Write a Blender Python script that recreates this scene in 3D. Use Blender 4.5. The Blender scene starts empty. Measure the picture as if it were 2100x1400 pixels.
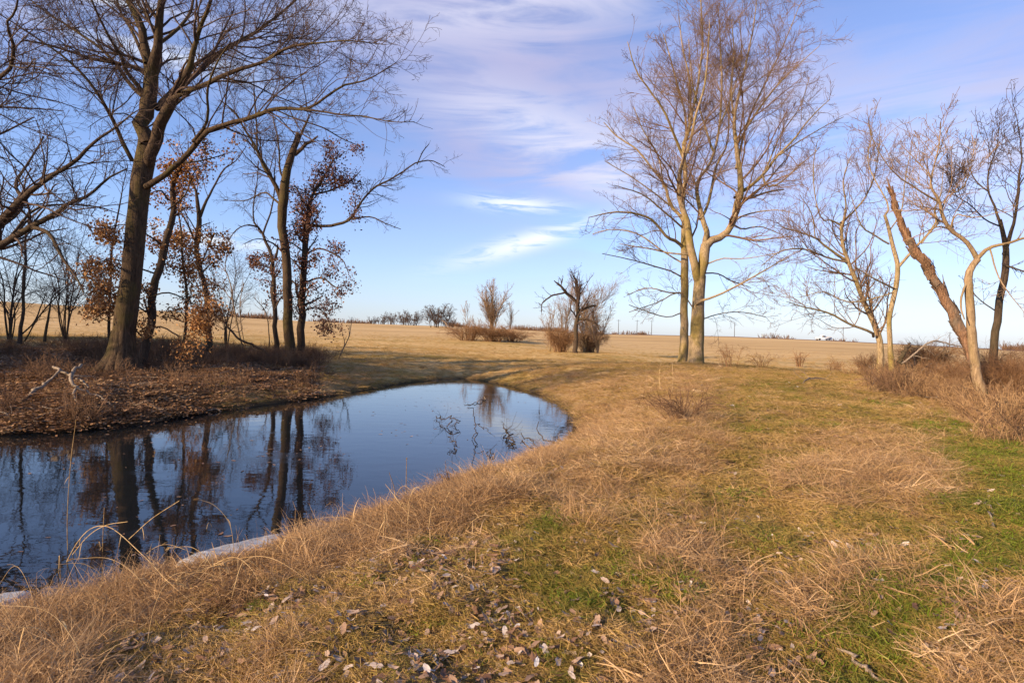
import bpy, math, random
import numpy as np
from mathutils import Euler, Matrix, Vector

# ------------------------------------------------------------------ camera, sky, sun, exposure
R = math.radians
scene = bpy.context.scene
COL = scene.collection
F = 1166.0                      # focal length in pixels of the 2100 px wide photograph
ZC = 2.6                        # eye above the pond surface
SUN_EL, SUN_AZ = R(20.5), R(235.0)   # azimuth clockwise from +Y
cam_d = bpy.data.cameras.new('camera')
cam = bpy.data.objects.new('camera', cam_d); COL.objects.link(cam)
cam_d.sensor_width = 36.0; cam_d.lens = F / 2100.0 * 36.0
cam_d.clip_start = 0.05; cam_d.clip_end = 6000
CR = Matrix.Rotation(R(90 - 0.49), 3, 'X') @ Matrix.Rotation(R(1.3), 3, 'Z')
cam.matrix_world = Matrix.Translation((0, 0, ZC)) @ CR.to_4x4()
scene.camera = cam
CRN = np.array(CR)

scene.view_settings.view_transform = 'Standard'
scene.view_settings.look = 'None'
scene.view_settings.gamma = 1.0
scene.view_settings.exposure = 0.95
scene.render.engine = 'CYCLES'
scene.cycles.use_denoising = True
scene.cycles.max_bounces = 5
scene.cycles.diffuse_bounces = 3
scene.cycles.glossy_bounces = 2
scene.cycles.transparent_max_bounces = 6
scene.cycles.sample_clamp_indirect = 6.0

world = bpy.data.worlds.new('World'); scene.world = world; world.use_nodes = True
def build_world():
    nt = world.node_tree; nt.nodes.clear(); N = nt.nodes.new; L = nt.links.new
    def val(op, a, b=None, c=None):
        n = N('ShaderNodeMath'); n.operation = op
        for i, v in enumerate((a, b, c)):
            if v is None: continue
            if isinstance(v, (int, float)): n.inputs[i].default_value = v
            else: L(v, n.inputs[i])
        return n.outputs[0]
    sky = N('ShaderNodeTexSky'); sky.sky_type = 'NISHITA'; sky.sun_disc = False
    sky.sun_elevation = SUN_EL; sky.sun_rotation = SUN_AZ
    sky.air_density = 1.0; sky.dust_density = 0.6; sky.ozone_density = 3.0
    tc = N('ShaderNodeTexCoord'); sep = N('ShaderNodeSeparateXYZ'); L(tc.outputs['Generated'], sep.inputs[0])
    x, y, z = sep.outputs
    az = val('ARCTAN2', x, y); el = val('ARCSINE', z)
    cmb = N('ShaderNodeCombineXYZ'); L(az, cmb.inputs[0]); L(val('MULTIPLY', el, 2.2), cmb.inputs[1])
    def noise(scale, detail, rough, sx, sy, rot, off, dist=0.0):
        mp = N('ShaderNodeMapping'); L(cmb.outputs[0], mp.inputs[0])
        mp.inputs['Rotation'].default_value = (0, 0, R(rot)); mp.inputs['Scale'].default_value = (sx, sy, 1)
        mp.inputs['Location'].default_value = off
        t = N('ShaderNodeTexNoise'); t.inputs['Scale'].default_value = scale
        t.inputs['Detail'].default_value = detail; t.inputs['Roughness'].default_value = rough
        t.inputs['Distortion'].default_value = dist
        L(mp.outputs[0], t.inputs['Vector']); return t.outputs['Fac']
    def sstep(v, a, b):
        m = N('ShaderNodeMapRange'); m.interpolation_type = 'SMOOTHSTEP'
        L(v, m.inputs[0]); m.inputs[1].default_value = a; m.inputs[2].default_value = b
        return m.outputs[0]
    def blob(a0, e0, sa, se, rot=0.0):
        da = val('SUBTRACT', az, a0); de = val('SUBTRACT', el, e0)
        c, s = math.cos(rot), math.sin(rot)
        u = val('ADD', val('MULTIPLY', da, c / sa), val('MULTIPLY', de, s / sa))
        v = val('ADD', val('MULTIPLY', da, -s / se), val('MULTIPLY', de, c / se))
        q = val('ADD', val('MULTIPLY', u, u), val('MULTIPLY', v, v))
        return val('EXPONENT', val('MULTIPLY', q, -1.0))
    n1 = noise(2.6, 7, 0.52, 1.0, 1.3, -12, (1.3, 0.4, 0), 0.5)
    n2 = noise(4.2, 8, 0.58, 0.7, 2.2, 16, (4.0, 2.0, 0), 0.9)
    n3 = noise(9.0, 8, 0.62, 0.8, 2.2, -20, (2.0, 7.0, 0), 1.2)
    # wide lavender veil over the upper middle, lighter streaks through it, small wisps low down
    veil = val('MAXIMUM', blob(-0.02, 0.52, 0.46, 0.22, -0.4), val('MULTIPLY', blob(0.55, 0.33, 0.75, 0.22), 0.8))
    veil = val('MAXIMUM', veil, val('MULTIPLY', blob(0.02, 0.30, 0.28, 0.085, -0.25), 0.95))
    veil = val('MAXIMUM', veil, val('MULTIPLY', blob(-0.75, 0.42, 0.35, 0.12), 0.6))
    m1 = val('MULTIPLY', veil, val('ADD', 0.30, val('MULTIPLY', sstep(val('ADD', val('MULTIPLY', n1, 0.6), val('MULTIPLY', n2, 0.4)), 0.36, 0.60), 0.70)))
    streak = val('MULTIPLY', val('MAXIMUM', val('MAXIMUM', blob(0.08, 0.33, 0.24, 0.055, -0.30), val('MULTIPLY', blob(0.00, 0.54, 0.40, 0.06, .12), .8)), val('MAXIMUM', blob(0.17, 0.27, 0.14, 0.035, -.2), val('MULTIPLY', blob(0.62, 0.27, 0.45, 0.11, -.15), .55))), sstep(n2, 0.34, 0.60))
    w1 = val('MULTIPLY', blob(0.025, 0.165, 0.12, 0.016, 0.30), sstep(n3, 0.36, 0.54))
    w2 = val('MULTIPLY', blob(0.00, 0.228, 0.075, 0.012, -0.05), sstep(n3, 0.36, 0.54))
    w3 = val('MULTIPLY', blob(-0.50, 0.14, 0.10, 0.012, -0.05), sstep(n3, 0.38, 0.62))
    w4 = val('MULTIPLY', blob(-0.62, 0.42, 0.16, 0.035, -0.2), sstep(n2, 0.35, 0.65))
    wisp = val('MAXIMUM', val('MAXIMUM', w1, w2), val('MAXIMUM', w3, w4))
    def mix(fac, a, b, col=None):
        m = N('ShaderNodeMix'); m.data_type = 'RGBA'
        L(fac, m.inputs[0]); L(a, m.inputs[6])
        if col: m.inputs[7].default_value = (*col, 1)
        else: L(b, m.inputs[7])
        return m.outputs[2]
    gain = N('ShaderNodeMix'); gain.data_type = 'RGBA'; gain.blend_type = 'MULTIPLY'; gain.inputs[0].default_value = 1
    L(sky.outputs[0], gain.inputs[6]); gain.inputs[7].default_value = (*SKY_GAIN, 1)
    c = gain.outputs[2]
    c = mix(val('MULTIPLY', m1, 0.95), c, None, CL_VEIL)
    low = val('EXPONENT', val('MULTIPLY', val('POWER', val('DIVIDE', val('ABSOLUTE', el), 0.125), 2.0), -1.0))
    c = mix(val('MULTIPLY', low, 0.42), c, None, (3.0, 3.5, 4.5))
    c = mix(val('MULTIPLY', streak, 0.85), c, None, CL_STREAK)
    c = mix(val('MULTIPLY', wisp, 0.95), c, None, CL_WISP)
    bg = N('ShaderNodeBackground'); L(c, bg.inputs[0]); bg.inputs[1].default_value = SKY_STRENGTH
    out = N('ShaderNodeOutputWorld'); L(bg.outputs[0], out.inputs[0])
SKY_STRENGTH = 0.100
SKY_GAIN = (1.08, 1.06, 1.28)
CL_VEIL = (2.75, 2.7, 4.1)
CL_STREAK = (4.4, 4.4, 5.3)
CL_WISP = (5.4, 5.7, 6.2)
build_world()

sun_d = bpy.data.lights.new('sun', 'SUN'); sun_d.energy = 5.0; sun_d.angle = R(0.55); sun_d.color = (1.0, 0.75, 0.46)
sun = bpy.data.objects.new('sun', sun_d); COL.objects.link(sun)
SD = Vector((math.sin(SUN_AZ) * math.cos(SUN_EL), math.cos(SUN_AZ) * math.cos(SUN_EL), math.sin(SUN_EL)))
sun.rotation_euler = SD.to_track_quat('Z', 'Y').to_euler()
sun.location = SD * 50

# ------------------------------------------------------------------ helpers
def unit(v): return v / np.maximum(np.linalg.norm(v, axis=-1, keepdims=True), 1e-9)
def sm(x, a, b):
    t = np.clip((x - a) / (b - a), 0, 1); return t * t * (3 - 2 * t)
def ray(px, py):
    d = CRN @ np.array([(px - 1050) / F, -(py - 700) / F, -1.0]); return d
def at(px, py, Y):
    d = ray(px, py); return np.array([0, 0, ZC]) + d * (Y / d[1])
def proj(P):
    q = (P - np.array([0, 0, ZC])) @ CRN
    w = np.minimum(q[:, 2], -1e-3)
    px = 1050 + F * q[:, 0] / -w; py = 700 - F * q[:, 1] / -w
    return px, py, -q[:, 2]
_g = np.random.default_rng(5)
_tab = _g.random((256, 256))
def vnoise(x, y):
    xi = np.floor(x).astype(int); yi = np.floor(y).astype(int); fx = x - xi; fy = y - yi
    fx = fx * fx * (3 - 2 * fx); fy = fy * fy * (3 - 2 * fy)
    a = _tab[xi & 255, yi & 255]; b = _tab[(xi + 1) & 255, yi & 255]
    c = _tab[xi & 255, (yi + 1) & 255]; d = _tab[(xi + 1) & 255, (yi + 1) & 255]
    return (a * (1 - fx) + b * fx) * (1 - fy) + (c * (1 - fx) + d * fx) * fy
def fbm(x, y, oct=4):
    s = 0; a = 0.5; t = 0
    for i in range(oct):
        s = s + a * vnoise(x * 2 ** i + 17.3 * i, y * 2 ** i + 9.1 * i); t += a; a *= 0.55
    return s / t - 0.5

def mesh_np(name, verts, faces, mat, parent=None, smooth=False, link=True, attrs=None, mats=None):
    """faces: (M,3) or (M,4) array, or a list of such arrays."""
    me = bpy.data.meshes.new(name)
    fl = faces if isinstance(faces, list) else [faces]
    fl = [f for f in fl if len(f)]
    verts = np.ascontiguousarray(verts, dtype=np.float32)
    me.vertices.add(len(verts)); me.vertices.foreach_set('co', verts.ravel())
    tot = np.concatenate([np.full(len(f), f.shape[1], np.int32) for f in fl])
    idx = np.concatenate([f.ravel() for f in fl]).astype(np.int32)
    me.loops.add(len(idx)); me.loops.foreach_set('vertex_index', idx)
    me.polygons.add(len(tot))
    st = np.concatenate([[0], np.cumsum(tot)[:-1]]).astype(np.int32)
    me.polygons.foreach_set('loop_start', st); me.polygons.foreach_set('loop_total', tot)
    if smooth: me.polygons.foreach_set('use_smooth', np.ones(len(tot), bool))
    for k, v in (attrs or {}).items():
        a = me.attributes.new(k, 'FLOAT', 'POINT'); a.data.foreach_set('value', np.ascontiguousarray(v, np.float32))
    me.update(calc_edges=True)
    if mat: me.materials.append(mat)
    o = bpy.data.objects.new(name, me)
    if link: COL.objects.link(o)
    if parent: o.parent = parent
    return o
def tag(o, label=None, cat=None, group=None, kind=None):
    for k, v in (('label', label), ('category', cat), ('group', group), ('kind', kind)):
        if v: o[k] = v
    return o
def empty(name, loc, label, cat, group=None):
    o = bpy.data.objects.new(name, None); COL.objects.link(o)
    o.location = Vector([float(c) for c in loc]); o.empty_display_size = 0.3
    tag(o, label, cat, group); return o

# ------------------------------------------------------------------ materials
def mat(name):
    m = bpy.data.materials.new(name); m.use_nodes = True
    nt = m.node_tree; b = nt.nodes['Principled BSDF']; return m, nt, b
class NB:
    def __init__(s, nt): s.nt = nt
    def n(s, t): return s.nt.nodes.new(t)
    def l(s, a, b): s.nt.links.new(a, b)
    def noise(s, scale, detail=4, rough=0.55, vec=None, sc=None, dist=0):
        t = s.n('ShaderNodeTexNoise'); t.inputs['Scale'].default_value = scale; t.inputs['Detail'].default_value = detail
        t.inputs['Roughness'].default_value = rough; t.inputs['Distortion'].default_value = dist
        v = vec
        if v is None: v = s.n('ShaderNodeNewGeometry').outputs['Position']
        if sc:
            mp = s.n('ShaderNodeMapping'); mp.inputs['Scale'].default_value = sc; s.l(v, mp.inputs[0]); v = mp.outputs[0]
        s.l(v, t.inputs['Vector']); return t.outputs['Fac']
    def ramp(s, fac, stops):
        r = s.n('ShaderNodeValToRGB'); s.l(fac, r.inputs[0]); e = r.color_ramp.elements
        while len(e) < len(stops): e.new(0.5)
        for i, (p, c) in enumerate(stops): e[i].position = p; e[i].color = (*c, 1)
        return r.outputs[0]
    def math(s, op, a, b=None, c=None, clamp=False):
        n = s.n('ShaderNodeMath'); n.operation = op; n.use_clamp = clamp
        for i, v in enumerate((a, b, c)):
            if v is None: continue
            if isinstance(v, (int, float)): n.inputs[i].default_value = v
            else: s.l(v, n.inputs[i])
        return n.outputs[0]
    def mix(s, fac, a, b, blend='MIX'):
        m = s.n('ShaderNodeMix'); m.data_type = 'RGBA'; m.blend_type = blend
        for i, v in ((0, fac), (6, a), (7, b)):
            if isinstance(v, (int, float)): m.inputs[i].default_value = v
            elif isinstance(v, tuple): m.inputs[i].default_value = (*v, 1)
            else: s.l(v, m.inputs[i])
        return m.outputs[2]
    def attr(s, name, inst=False):
        a = s.n('ShaderNodeAttribute'); a.attribute_name = name; a.attribute_type = 'INSTANCER' if inst else 'GEOMETRY'
        return a.outputs['Fac']
    def sstep(s, v, a, b):
        m = s.n('ShaderNodeMapRange'); m.interpolation_type = 'SMOOTHSTEP'; s.l(v, m.inputs[0])
        m.inputs[1].default_value = a; m.inputs[2].default_value = b; return m.outputs[0]
    def bump(s, h, strength, dist, b):
        n = s.n('ShaderNodeBump'); n.inputs['Strength'].default_value = strength; n.inputs['Distance'].default_value = dist
        s.l(h, n.inputs['Height']); s.l(n.outputs[0], b.inputs['Normal']); return n

def bark(name, dark, light, moss=None, mossamt=0.5, scale=6, bump=0.6):
    m, nt, b = mat(name); k = NB(nt)
    f = k.noise(scale, 6, 0.65, sc=(3, 3, 0.45), dist=0.6)
    c = k.ramp(f, [(0.3, dark), (0.62, light)])
    if moss:
        g = k.noise(0.9, 5, 0.6, sc=(1, 1, 0.6))
        c = k.mix(k.math('MULTIPLY', k.sstep(g, 0.45, 0.62), mossamt), c, moss)
    k.l(c, b.inputs['Base Color']); b.inputs['Roughness'].default_value = 0.92
    b.inputs['Specular IOR Level'].default_value = 0.15
    k.bump(f, bump, 0.06, b); return m
M = {}
M['oak_bark'] = bark('oak_bark', (0.018, 0.012, 0.008), (0.095, 0.062, 0.038), (0.075, 0.06, 0.018), 0.6)
M['dark_bark'] = bark('dark_bark', (0.022, 0.015, 0.012), (0.085, 0.058, 0.04), (0.07, 0.062, 0.025), 0.3, 9)
M['pale_bark'] = bark('pale_bark', (0.10, 0.065, 0.035), (0.40, 0.30, 0.18), (0.20, 0.15, 0.035), 0.75, 9, .9)
M['tan_bark'] = bark('tan_bark', (0.13, 0.085, 0.05), (0.34, 0.24, 0.145), (0.17, 0.125, 0.045), 0.6, 8)
M['dead_wood'] = bark('dead_wood', (0.05, 0.026, 0.017), (0.30, 0.17, 0.10), (0.17, 0.135, 0.105), .85, 9, 1.0)
M['grey_wood'] = bark('grey_wood', (0.09, 0.065, 0.05), (0.31, 0.245, 0.185), None, 0, 12, 0.5)
def plain(name, c1, c2, scale=3.0, rough=0.9):
    m, nt, b = mat(name); k = NB(nt)
    k.l(k.ramp(k.noise(scale, 3), [(0.35, c1), (0.65, c2)]), b.inputs['Base Color'])
    b.inputs['Roughness'].default_value = rough; b.inputs['Specular IOR Level'].default_value = 0.15
    return m
M['twig_dark'] = plain('twig_dark', (0.05, 0.032, 0.028), (0.10, 0.068, 0.052), 1)
M['twig_red'] = plain('twig_red', (0.12, 0.07, 0.045), (0.22, 0.14, 0.085), 0.6)
M['twig_tan'] = plain('twig_tan', (0.17, 0.105, 0.065), (0.28, 0.19, 0.12), 0.8)
M['brush'] = plain('brush', (0.13, 0.064, 0.03), (0.30, 0.17, 0.085), 1.2)
M['brush_dark'] = plain('brush_dark', (0.10, 0.055, 0.032), (0.22, 0.13, 0.075), 1.2)
M['brush_tan'] = plain('brush_tan', (0.19, 0.105, 0.05), (0.42, 0.27, 0.14), 1.5)
def blade_mat(name, ramp, trans=0.25, rough=0.65):
    """colour follows the tuft's own tint and each blade's own random value"""
    m, nt, b = mat(name); k = NB(nt)
    v = k.math('ADD', k.math('MULTIPLY', k.attr('tint', True), 0.62), k.math('MULTIPLY', k.attr('rnd'), 0.38))
    c = k.ramp(v, ramp)
    k.l(c, b.inputs['Base Color']); b.inputs['Roughness'].default_value = rough
    b.inputs['Specular IOR Level'].default_value = 0.2
    tr = k.n('ShaderNodeBsdfTranslucent'); k.l(c, tr.inputs[0])
    mx = k.n('ShaderNodeMixShader'); mx.inputs[0].default_value = trans
    k.l(b.outputs[0], mx.inputs[1]); k.l(tr.outputs[0], mx.inputs[2])
    k.l(mx.outputs[0], nt.nodes['Material Output'].inputs[0]); return m
M['straw'] = blade_mat('straw', [(0.0, (0.085, 0.04, 0.016)), (0.3, (0.24, 0.138, 0.065)), (0.6, (0.44, 0.275, 0.135)), (1.0, (0.72, 0.53, 0.32))])
M['turf'] = blade_mat('turf', [(0.0, (0.06, 0.10, 0.012)), (0.3, (0.15, 0.155, 0.026)), (0.55, (0.28, 0.20, 0.048)), (0.8, (0.44, 0.275, 0.10)), (1.0, (0.60, 0.41, 0.20))], 0.3)
M['green'] = blade_mat('green', [(0.0, (0.06, 0.11, 0.008)), (0.5, (0.12, 0.17, 0.012)), (1.0, (0.24, 0.26, 0.035))], 0.3)
M['litter'] = blade_mat('litter', [(0.0, (0.09, 0.045, 0.028)), (0.3, (0.20, 0.11, 0.065)), (0.6, (0.31, 0.20, 0.13)), (0.85, (0.46, 0.38, 0.33)), (1.0, (0.66, 0.62, 0.60))], 0.1, 0.55)
M['brown_litter'] = blade_mat('brown_litter', [(0.0, (0.07, 0.033, 0.017)), (0.5, (0.22, 0.115, 0.055)), (1.0, (0.50, 0.33, 0.18))], 0.1, 0.6)
def leaf_mat(name, ramp):
    m, nt, b = mat(name); k = NB(nt)
    c = k.ramp(k.attr('rnd'), ramp); k.l(c, b.inputs['Base Color']); b.inputs['Roughness'].default_value = 0.6
    tr = k.n('ShaderNodeBsdfTranslucent'); k.l(c, tr.inputs[0])
    mx = k.n('ShaderNodeMixShader'); mx.inputs[0].default_value = 0.3
    k.l(b.outputs[0], mx.inputs[1]); k.l(tr.outputs[0], mx.inputs[2])
    k.l(mx.outputs[0], nt.nodes['Material Output'].inputs[0]); return m
M['oak_leaf'] = leaf_mat('oak_leaf', [(0, (0.15, 0.06, 0.02)), (0.5, (0.34, 0.155, 0.05)), (1, (0.54, 0.30, 0.11))])
M['red_leaf'] = leaf_mat('red_leaf', [(0, (0.06, 0.02, 0.015)), (0.5, (0.14, 0.052, 0.03)), (1, (0.26, 0.12, 0.06))])

# ------------------------------------------------------------------ the pond outline and the lie of the land
def on_water(px, py):
    d = ray(px, py); t = -ZC / d[2]; return (d[0] * t, d[1] * t)
SHORE = [on_water(*p) for p in [(0, 893), (60, 886), (130, 886), (200, 878), (300, 868), (400, 849), (500, 836), (600, 822),
    (700, 808), (770, 795), (830, 785), (900, 778), (950, 776), (1000, 782), (1080, 799), (1130, 818), (1165, 842), (1187, 878),
    (1178, 905), (1150, 924), (1105, 948), (1050, 970), (1000, 990), (940, 1012), (880, 1046), (800, 1080), (700, 1110), (600, 1142),
    (520, 1166), (430, 1196), (330, 1224), (230, 1250), (130, 1276), (50, 1296), (-60, 1335)]]
SHORE += [(-9, 3.6), (-15, 3.4), (-22, 5), (-26, 9), (-22, 13.5), (-16, 14.4)]
SH = np.array(SHORE)
def sdf(x, y):
    """signed distance to the pond edge, negative over the water"""
    sh = np.shape(x); x = np.ravel(x); y = np.ravel(y)
    best = np.full(len(x), 1e18); ins = np.zeros(len(x), bool)
    A = SH; B = np.roll(SH, -1, 0)
    for a, b in zip(A, B):
        e = b - a; wx = x - a[0]; wy = y - a[1]
        t = np.clip((wx * e[0] + wy * e[1]) / (e @ e), 0, 1)
        best = np.minimum(best, (wx - e[0] * t) ** 2 + (wy - e[1] * t) ** 2)
        c = ((a[1] > y) != (b[1] > y)) & (x < (b[0] - a[0]) * (y - a[1]) / (b[1] - a[1] + 1e-12) + a[0])
        ins ^= c
    d = np.sqrt(best); d[ins] *= -1
    d = d + 0.32 * fbm(x * .8 + 2, y * .8 + 5, 4) * np.exp(-np.abs(d) / 1.5)
    return d.reshape(sh)
CTRL = np.array([  # x, y, height, width of the bank there
    (0, 0, 1.0, 2.6), (3, 3, 1.05, 3), (6, 2, 1.0, 3), (8, 8, 1.02, 4), (13, 9, .72, 4), (4, 10, 1.0, 3.4), (1, 7, 1.0, 2.8), (6, 15, 1.08, 4), (9, 22, 1.12, 5),
    (12.4, 37, 1.18, 6), (8, 31, 1.08, 6), (4, 27, 1.0, 7), (18, 30, .95, 5), (21, 31, .85, 5), (14, 17, .72, 5), (19, 13, .35, 5), (25, 22, .2, 5), (32, 40, -.35, 5),
    (45, 60, -.5, 8), (17, 55, .05, 8), (22, 80, 0, 8), (14, 46, .4, 8), (0, 52, .62, 16), (6, 47, .5, 12), (0, 65, .9, 16), (8, 65, .95, 12), (-5, 93, 1.8, 16),
    (-12, 60, 1.1, 14), (-9, 42, .8, 10), (-14, 35, .85, 6), (-16, 23, .78, 5), (-22, 22, .95, 5), (-25, 32, 1.35, 6), (-32, 40, 1.8, 6),
    (-42, 30, 1.7, 6), (-35, 15, 1.0, 5), (-5, 0, .9, 3.4), (-10, -5, 1.0, 3), (-30, 0, 1, 4), (0, -12, 1, 3), (12, -8, 1, 3), (-3, 4.3, .78, 3.2), (-5, 3.4, .75, 3.4)])
def ctrl(x, y):
    num = 0; nw = 0; den = 0
    for cx, cy, cz, cw in CTRL:
        s = 2.0 + 0.09 * math.hypot(cx, cy)
        w = 1.0 / (((x - cx) ** 2 + (y - cy) ** 2) / s ** 2 + 0.6) ** 2
        num = num + w * cz; nw = nw + w * cw; den = den + w
    return num / den, nw / den
SKYLINE = np.array([(-900, 612), (-100, 616), (0, 620), (200, 632), (350, 640), (500, 653), (700, 663), (900, 669), (1050, 676), (1200, 684), (1350, 687), (1500, 690), (1700, 698),
                    (1900, 708), (2100, 718), (2600, 730), (3200, 745)], float)
_az = []; _ta = []
for p in SKYLINE:
    d = ray(*p); _az.append(math.atan2(d[0], d[1])); _ta.append(d[2] / math.hypot(d[0], d[1]))
RR = 260.0
def height(x, y, detail=True):
    x = np.asarray(x, float); y = np.asarray(y, float)
    B, W = ctrl(x, y)
    r = np.hypot(x, y); az = np.arctan2(x, y)
    ta = np.interp(az, _az, _ta, left=_ta[0], right=_ta[-1])
    ta = np.where(np.abs(az) > 1.5, ta * np.clip((2.6 - np.abs(az)) / 1.1, 0, 1), ta)
    H = ZC + RR * ta
    t = sm(r, 55, RR)
    B = B * (1 - t) + H * t - np.maximum(r - RR, 0) * 0.006
    if detail:
        nf = np.exp(-r / 60.0)
        B = B + nf * (0.20 * fbm(x * .35, y * .35, 3) + 0.17 * fbm(x * 1.25 + 5, y * 1.25, 4))
        B = B + (1 - nf) * 0.25 * fbm(x * .05, y * .05, 2) * np.clip(1 - (r - 150) / 100, 0, 1)
        # old furrows and ruts in the meadow between pond and field
        mz = np.exp(-((y - 48) / 9) ** 2) * np.exp(-((x + 2) / 16) ** 2)
        B = B + 0.75 * mz * (fbm(x * .11 + 3, y * .42, 4))
    d = sdf(x, y)
    if detail: B = B + .38 * fbm(x * .7 + 20, y * .7, 4) * sm(-x, 4, 9) * sm(y, 12, 15) * (1 - sm(y, 34, 42))
    q = np.clip(d / W, 0, 1)
    s = 1 - (1 - q) ** 2
    lip = 0.07 * sm(d, 0.0, 0.15)
    z = np.where(d > 0, lip + (B - 0.07) * s, -0.02 + 0.45 * np.maximum(d, -2.2) * 0.6)
    if detail: z = z + np.where((d > 0) & (d < 5), 0.18 * fbm(x * 2.3, y * 2.3, 3) * sm(d, .05, .6), 0)
    return z
def ground(px, py, above=0.0):
    """the point of the land seen at this pixel"""
    d = ray(px, py); ts = np.geomspace(1.5, 600, 900)
    X = d[0] * ts; Y = d[1] * ts; Z = ZC + d[2] * ts
    h = height(X, Y) + above
    k = np.argmax(Z < h)
    if Z[k] >= h[k]: k = len(ts) - 1
    k = max(k, 1); a = (Z[k - 1] - h[k - 1]) / max(Z[k - 1] - h[k - 1] - (Z[k] - h[k]), 1e-9)
    t = ts[k - 1] + a * (ts[k] - ts[k - 1])
    return np.array([d[0] * t, d[1] * t, ZC + d[2] * t])
def gz(x, y): return float(height(np.array([x]), np.array([y]))[0])

# ------------------------------------------------------------------ what grows where
CATS = 'bfrsSolgw'
ROWS = ["b13f15s6r8", "b13s3f6s8o5s1r6", "b9s3w11s6o8s2r3", "b7w17S1s5o8g1s2r1", "w23s7o3s5g4", "w20s9o2s8g3", "w16S5s4o9s4g4",
        "w12S7o3g1o4l2o6g1o3g3", "w6S10l5o5s3o4l3g1o2g3", "S13l8g2o2g3s3l2o2s3g4", "S11l11g3l4s2l2s3g4l2", "S7l18g1l3s1l3s2g4l1s2",
        "S4l22s5l3g4l1s3", "S3l19g1l2s6l3g4s4"]
import re
GRID = []
for r_ in ROWS:
    s_ = ''.join(a * int(n) for a, n in re.findall(r'([A-Za-z])(\d+)', r_)); assert len(s_) == 42, r_
    GRID.append([CATS.index(c) for c in s_])
GRID = np.array(GRID)
ONE = np.eye(len(CATS))[GRID]
def cover(P, jit=1.0):
    """shares of each ground cover at world points P (N,3)"""
    px, py, w = proj(P)
    x, y = P[:, 0], P[:, 1]
    r = np.hypot(x, y)
    k = jit * 70
    px = px + k * fbm(x * 1.1 + 3, y * 1.1, 3) * 2; py = py + k * fbm(x * 1.3 + 30, y * 1.3 + 8, 3) * 1.3
    gx = np.clip((px - 25) / 50, 0, 40.999); gy = np.clip((py - 725) / 50, 0, 12.999)
    i = gx.astype(int); j = gy.astype(int); fx = (gx - i)[:, None]; fy = (gy - j)[:, None]
    fx = fx * fx * (3 - 2 * fx); fy = fy * fy * (3 - 2 * fy)
    c = (ONE[j, i] * (1 - fx) + ONE[j, i + 1] * fx) * (1 - fy) + (ONE[j + 1, i] * (1 - fx) + ONE[j + 1, i + 1] * fx) * fy
    back = (w < 1.2)
    c[back] = 0; c[back, CATS.index('l')] = 0.5; c[back, CATS.index('o')] = 0.5
    # on land a water share becomes bank straw (near side) or brown litter (left bank)
    ws = c[:, CATS.index('w')].copy(); c[:, CATS.index('w')] = 0
    left = (x < -3) & (y > 12) & (x < -0.35 * y)
    c[:, CATS.index('b')] += np.where(left, ws, 0)
    c[:, CATS.index('S')] += np.where(~left & (r < 16), ws, 0)
    c[:, CATS.index('s')] += np.where(~left & (r >= 16), ws, 0)
    # past the banks the open fields begin
    far = sm(r, 46, 62)[:, None]
    f = np.zeros(len(CATS)); f[CATS.index('f')] = 1
    lb = (sm(r, 36, 48) * (x < -5))[:, None]
    far = np.maximum(far, lb)
    return c * (1 - far) + f * far

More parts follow.
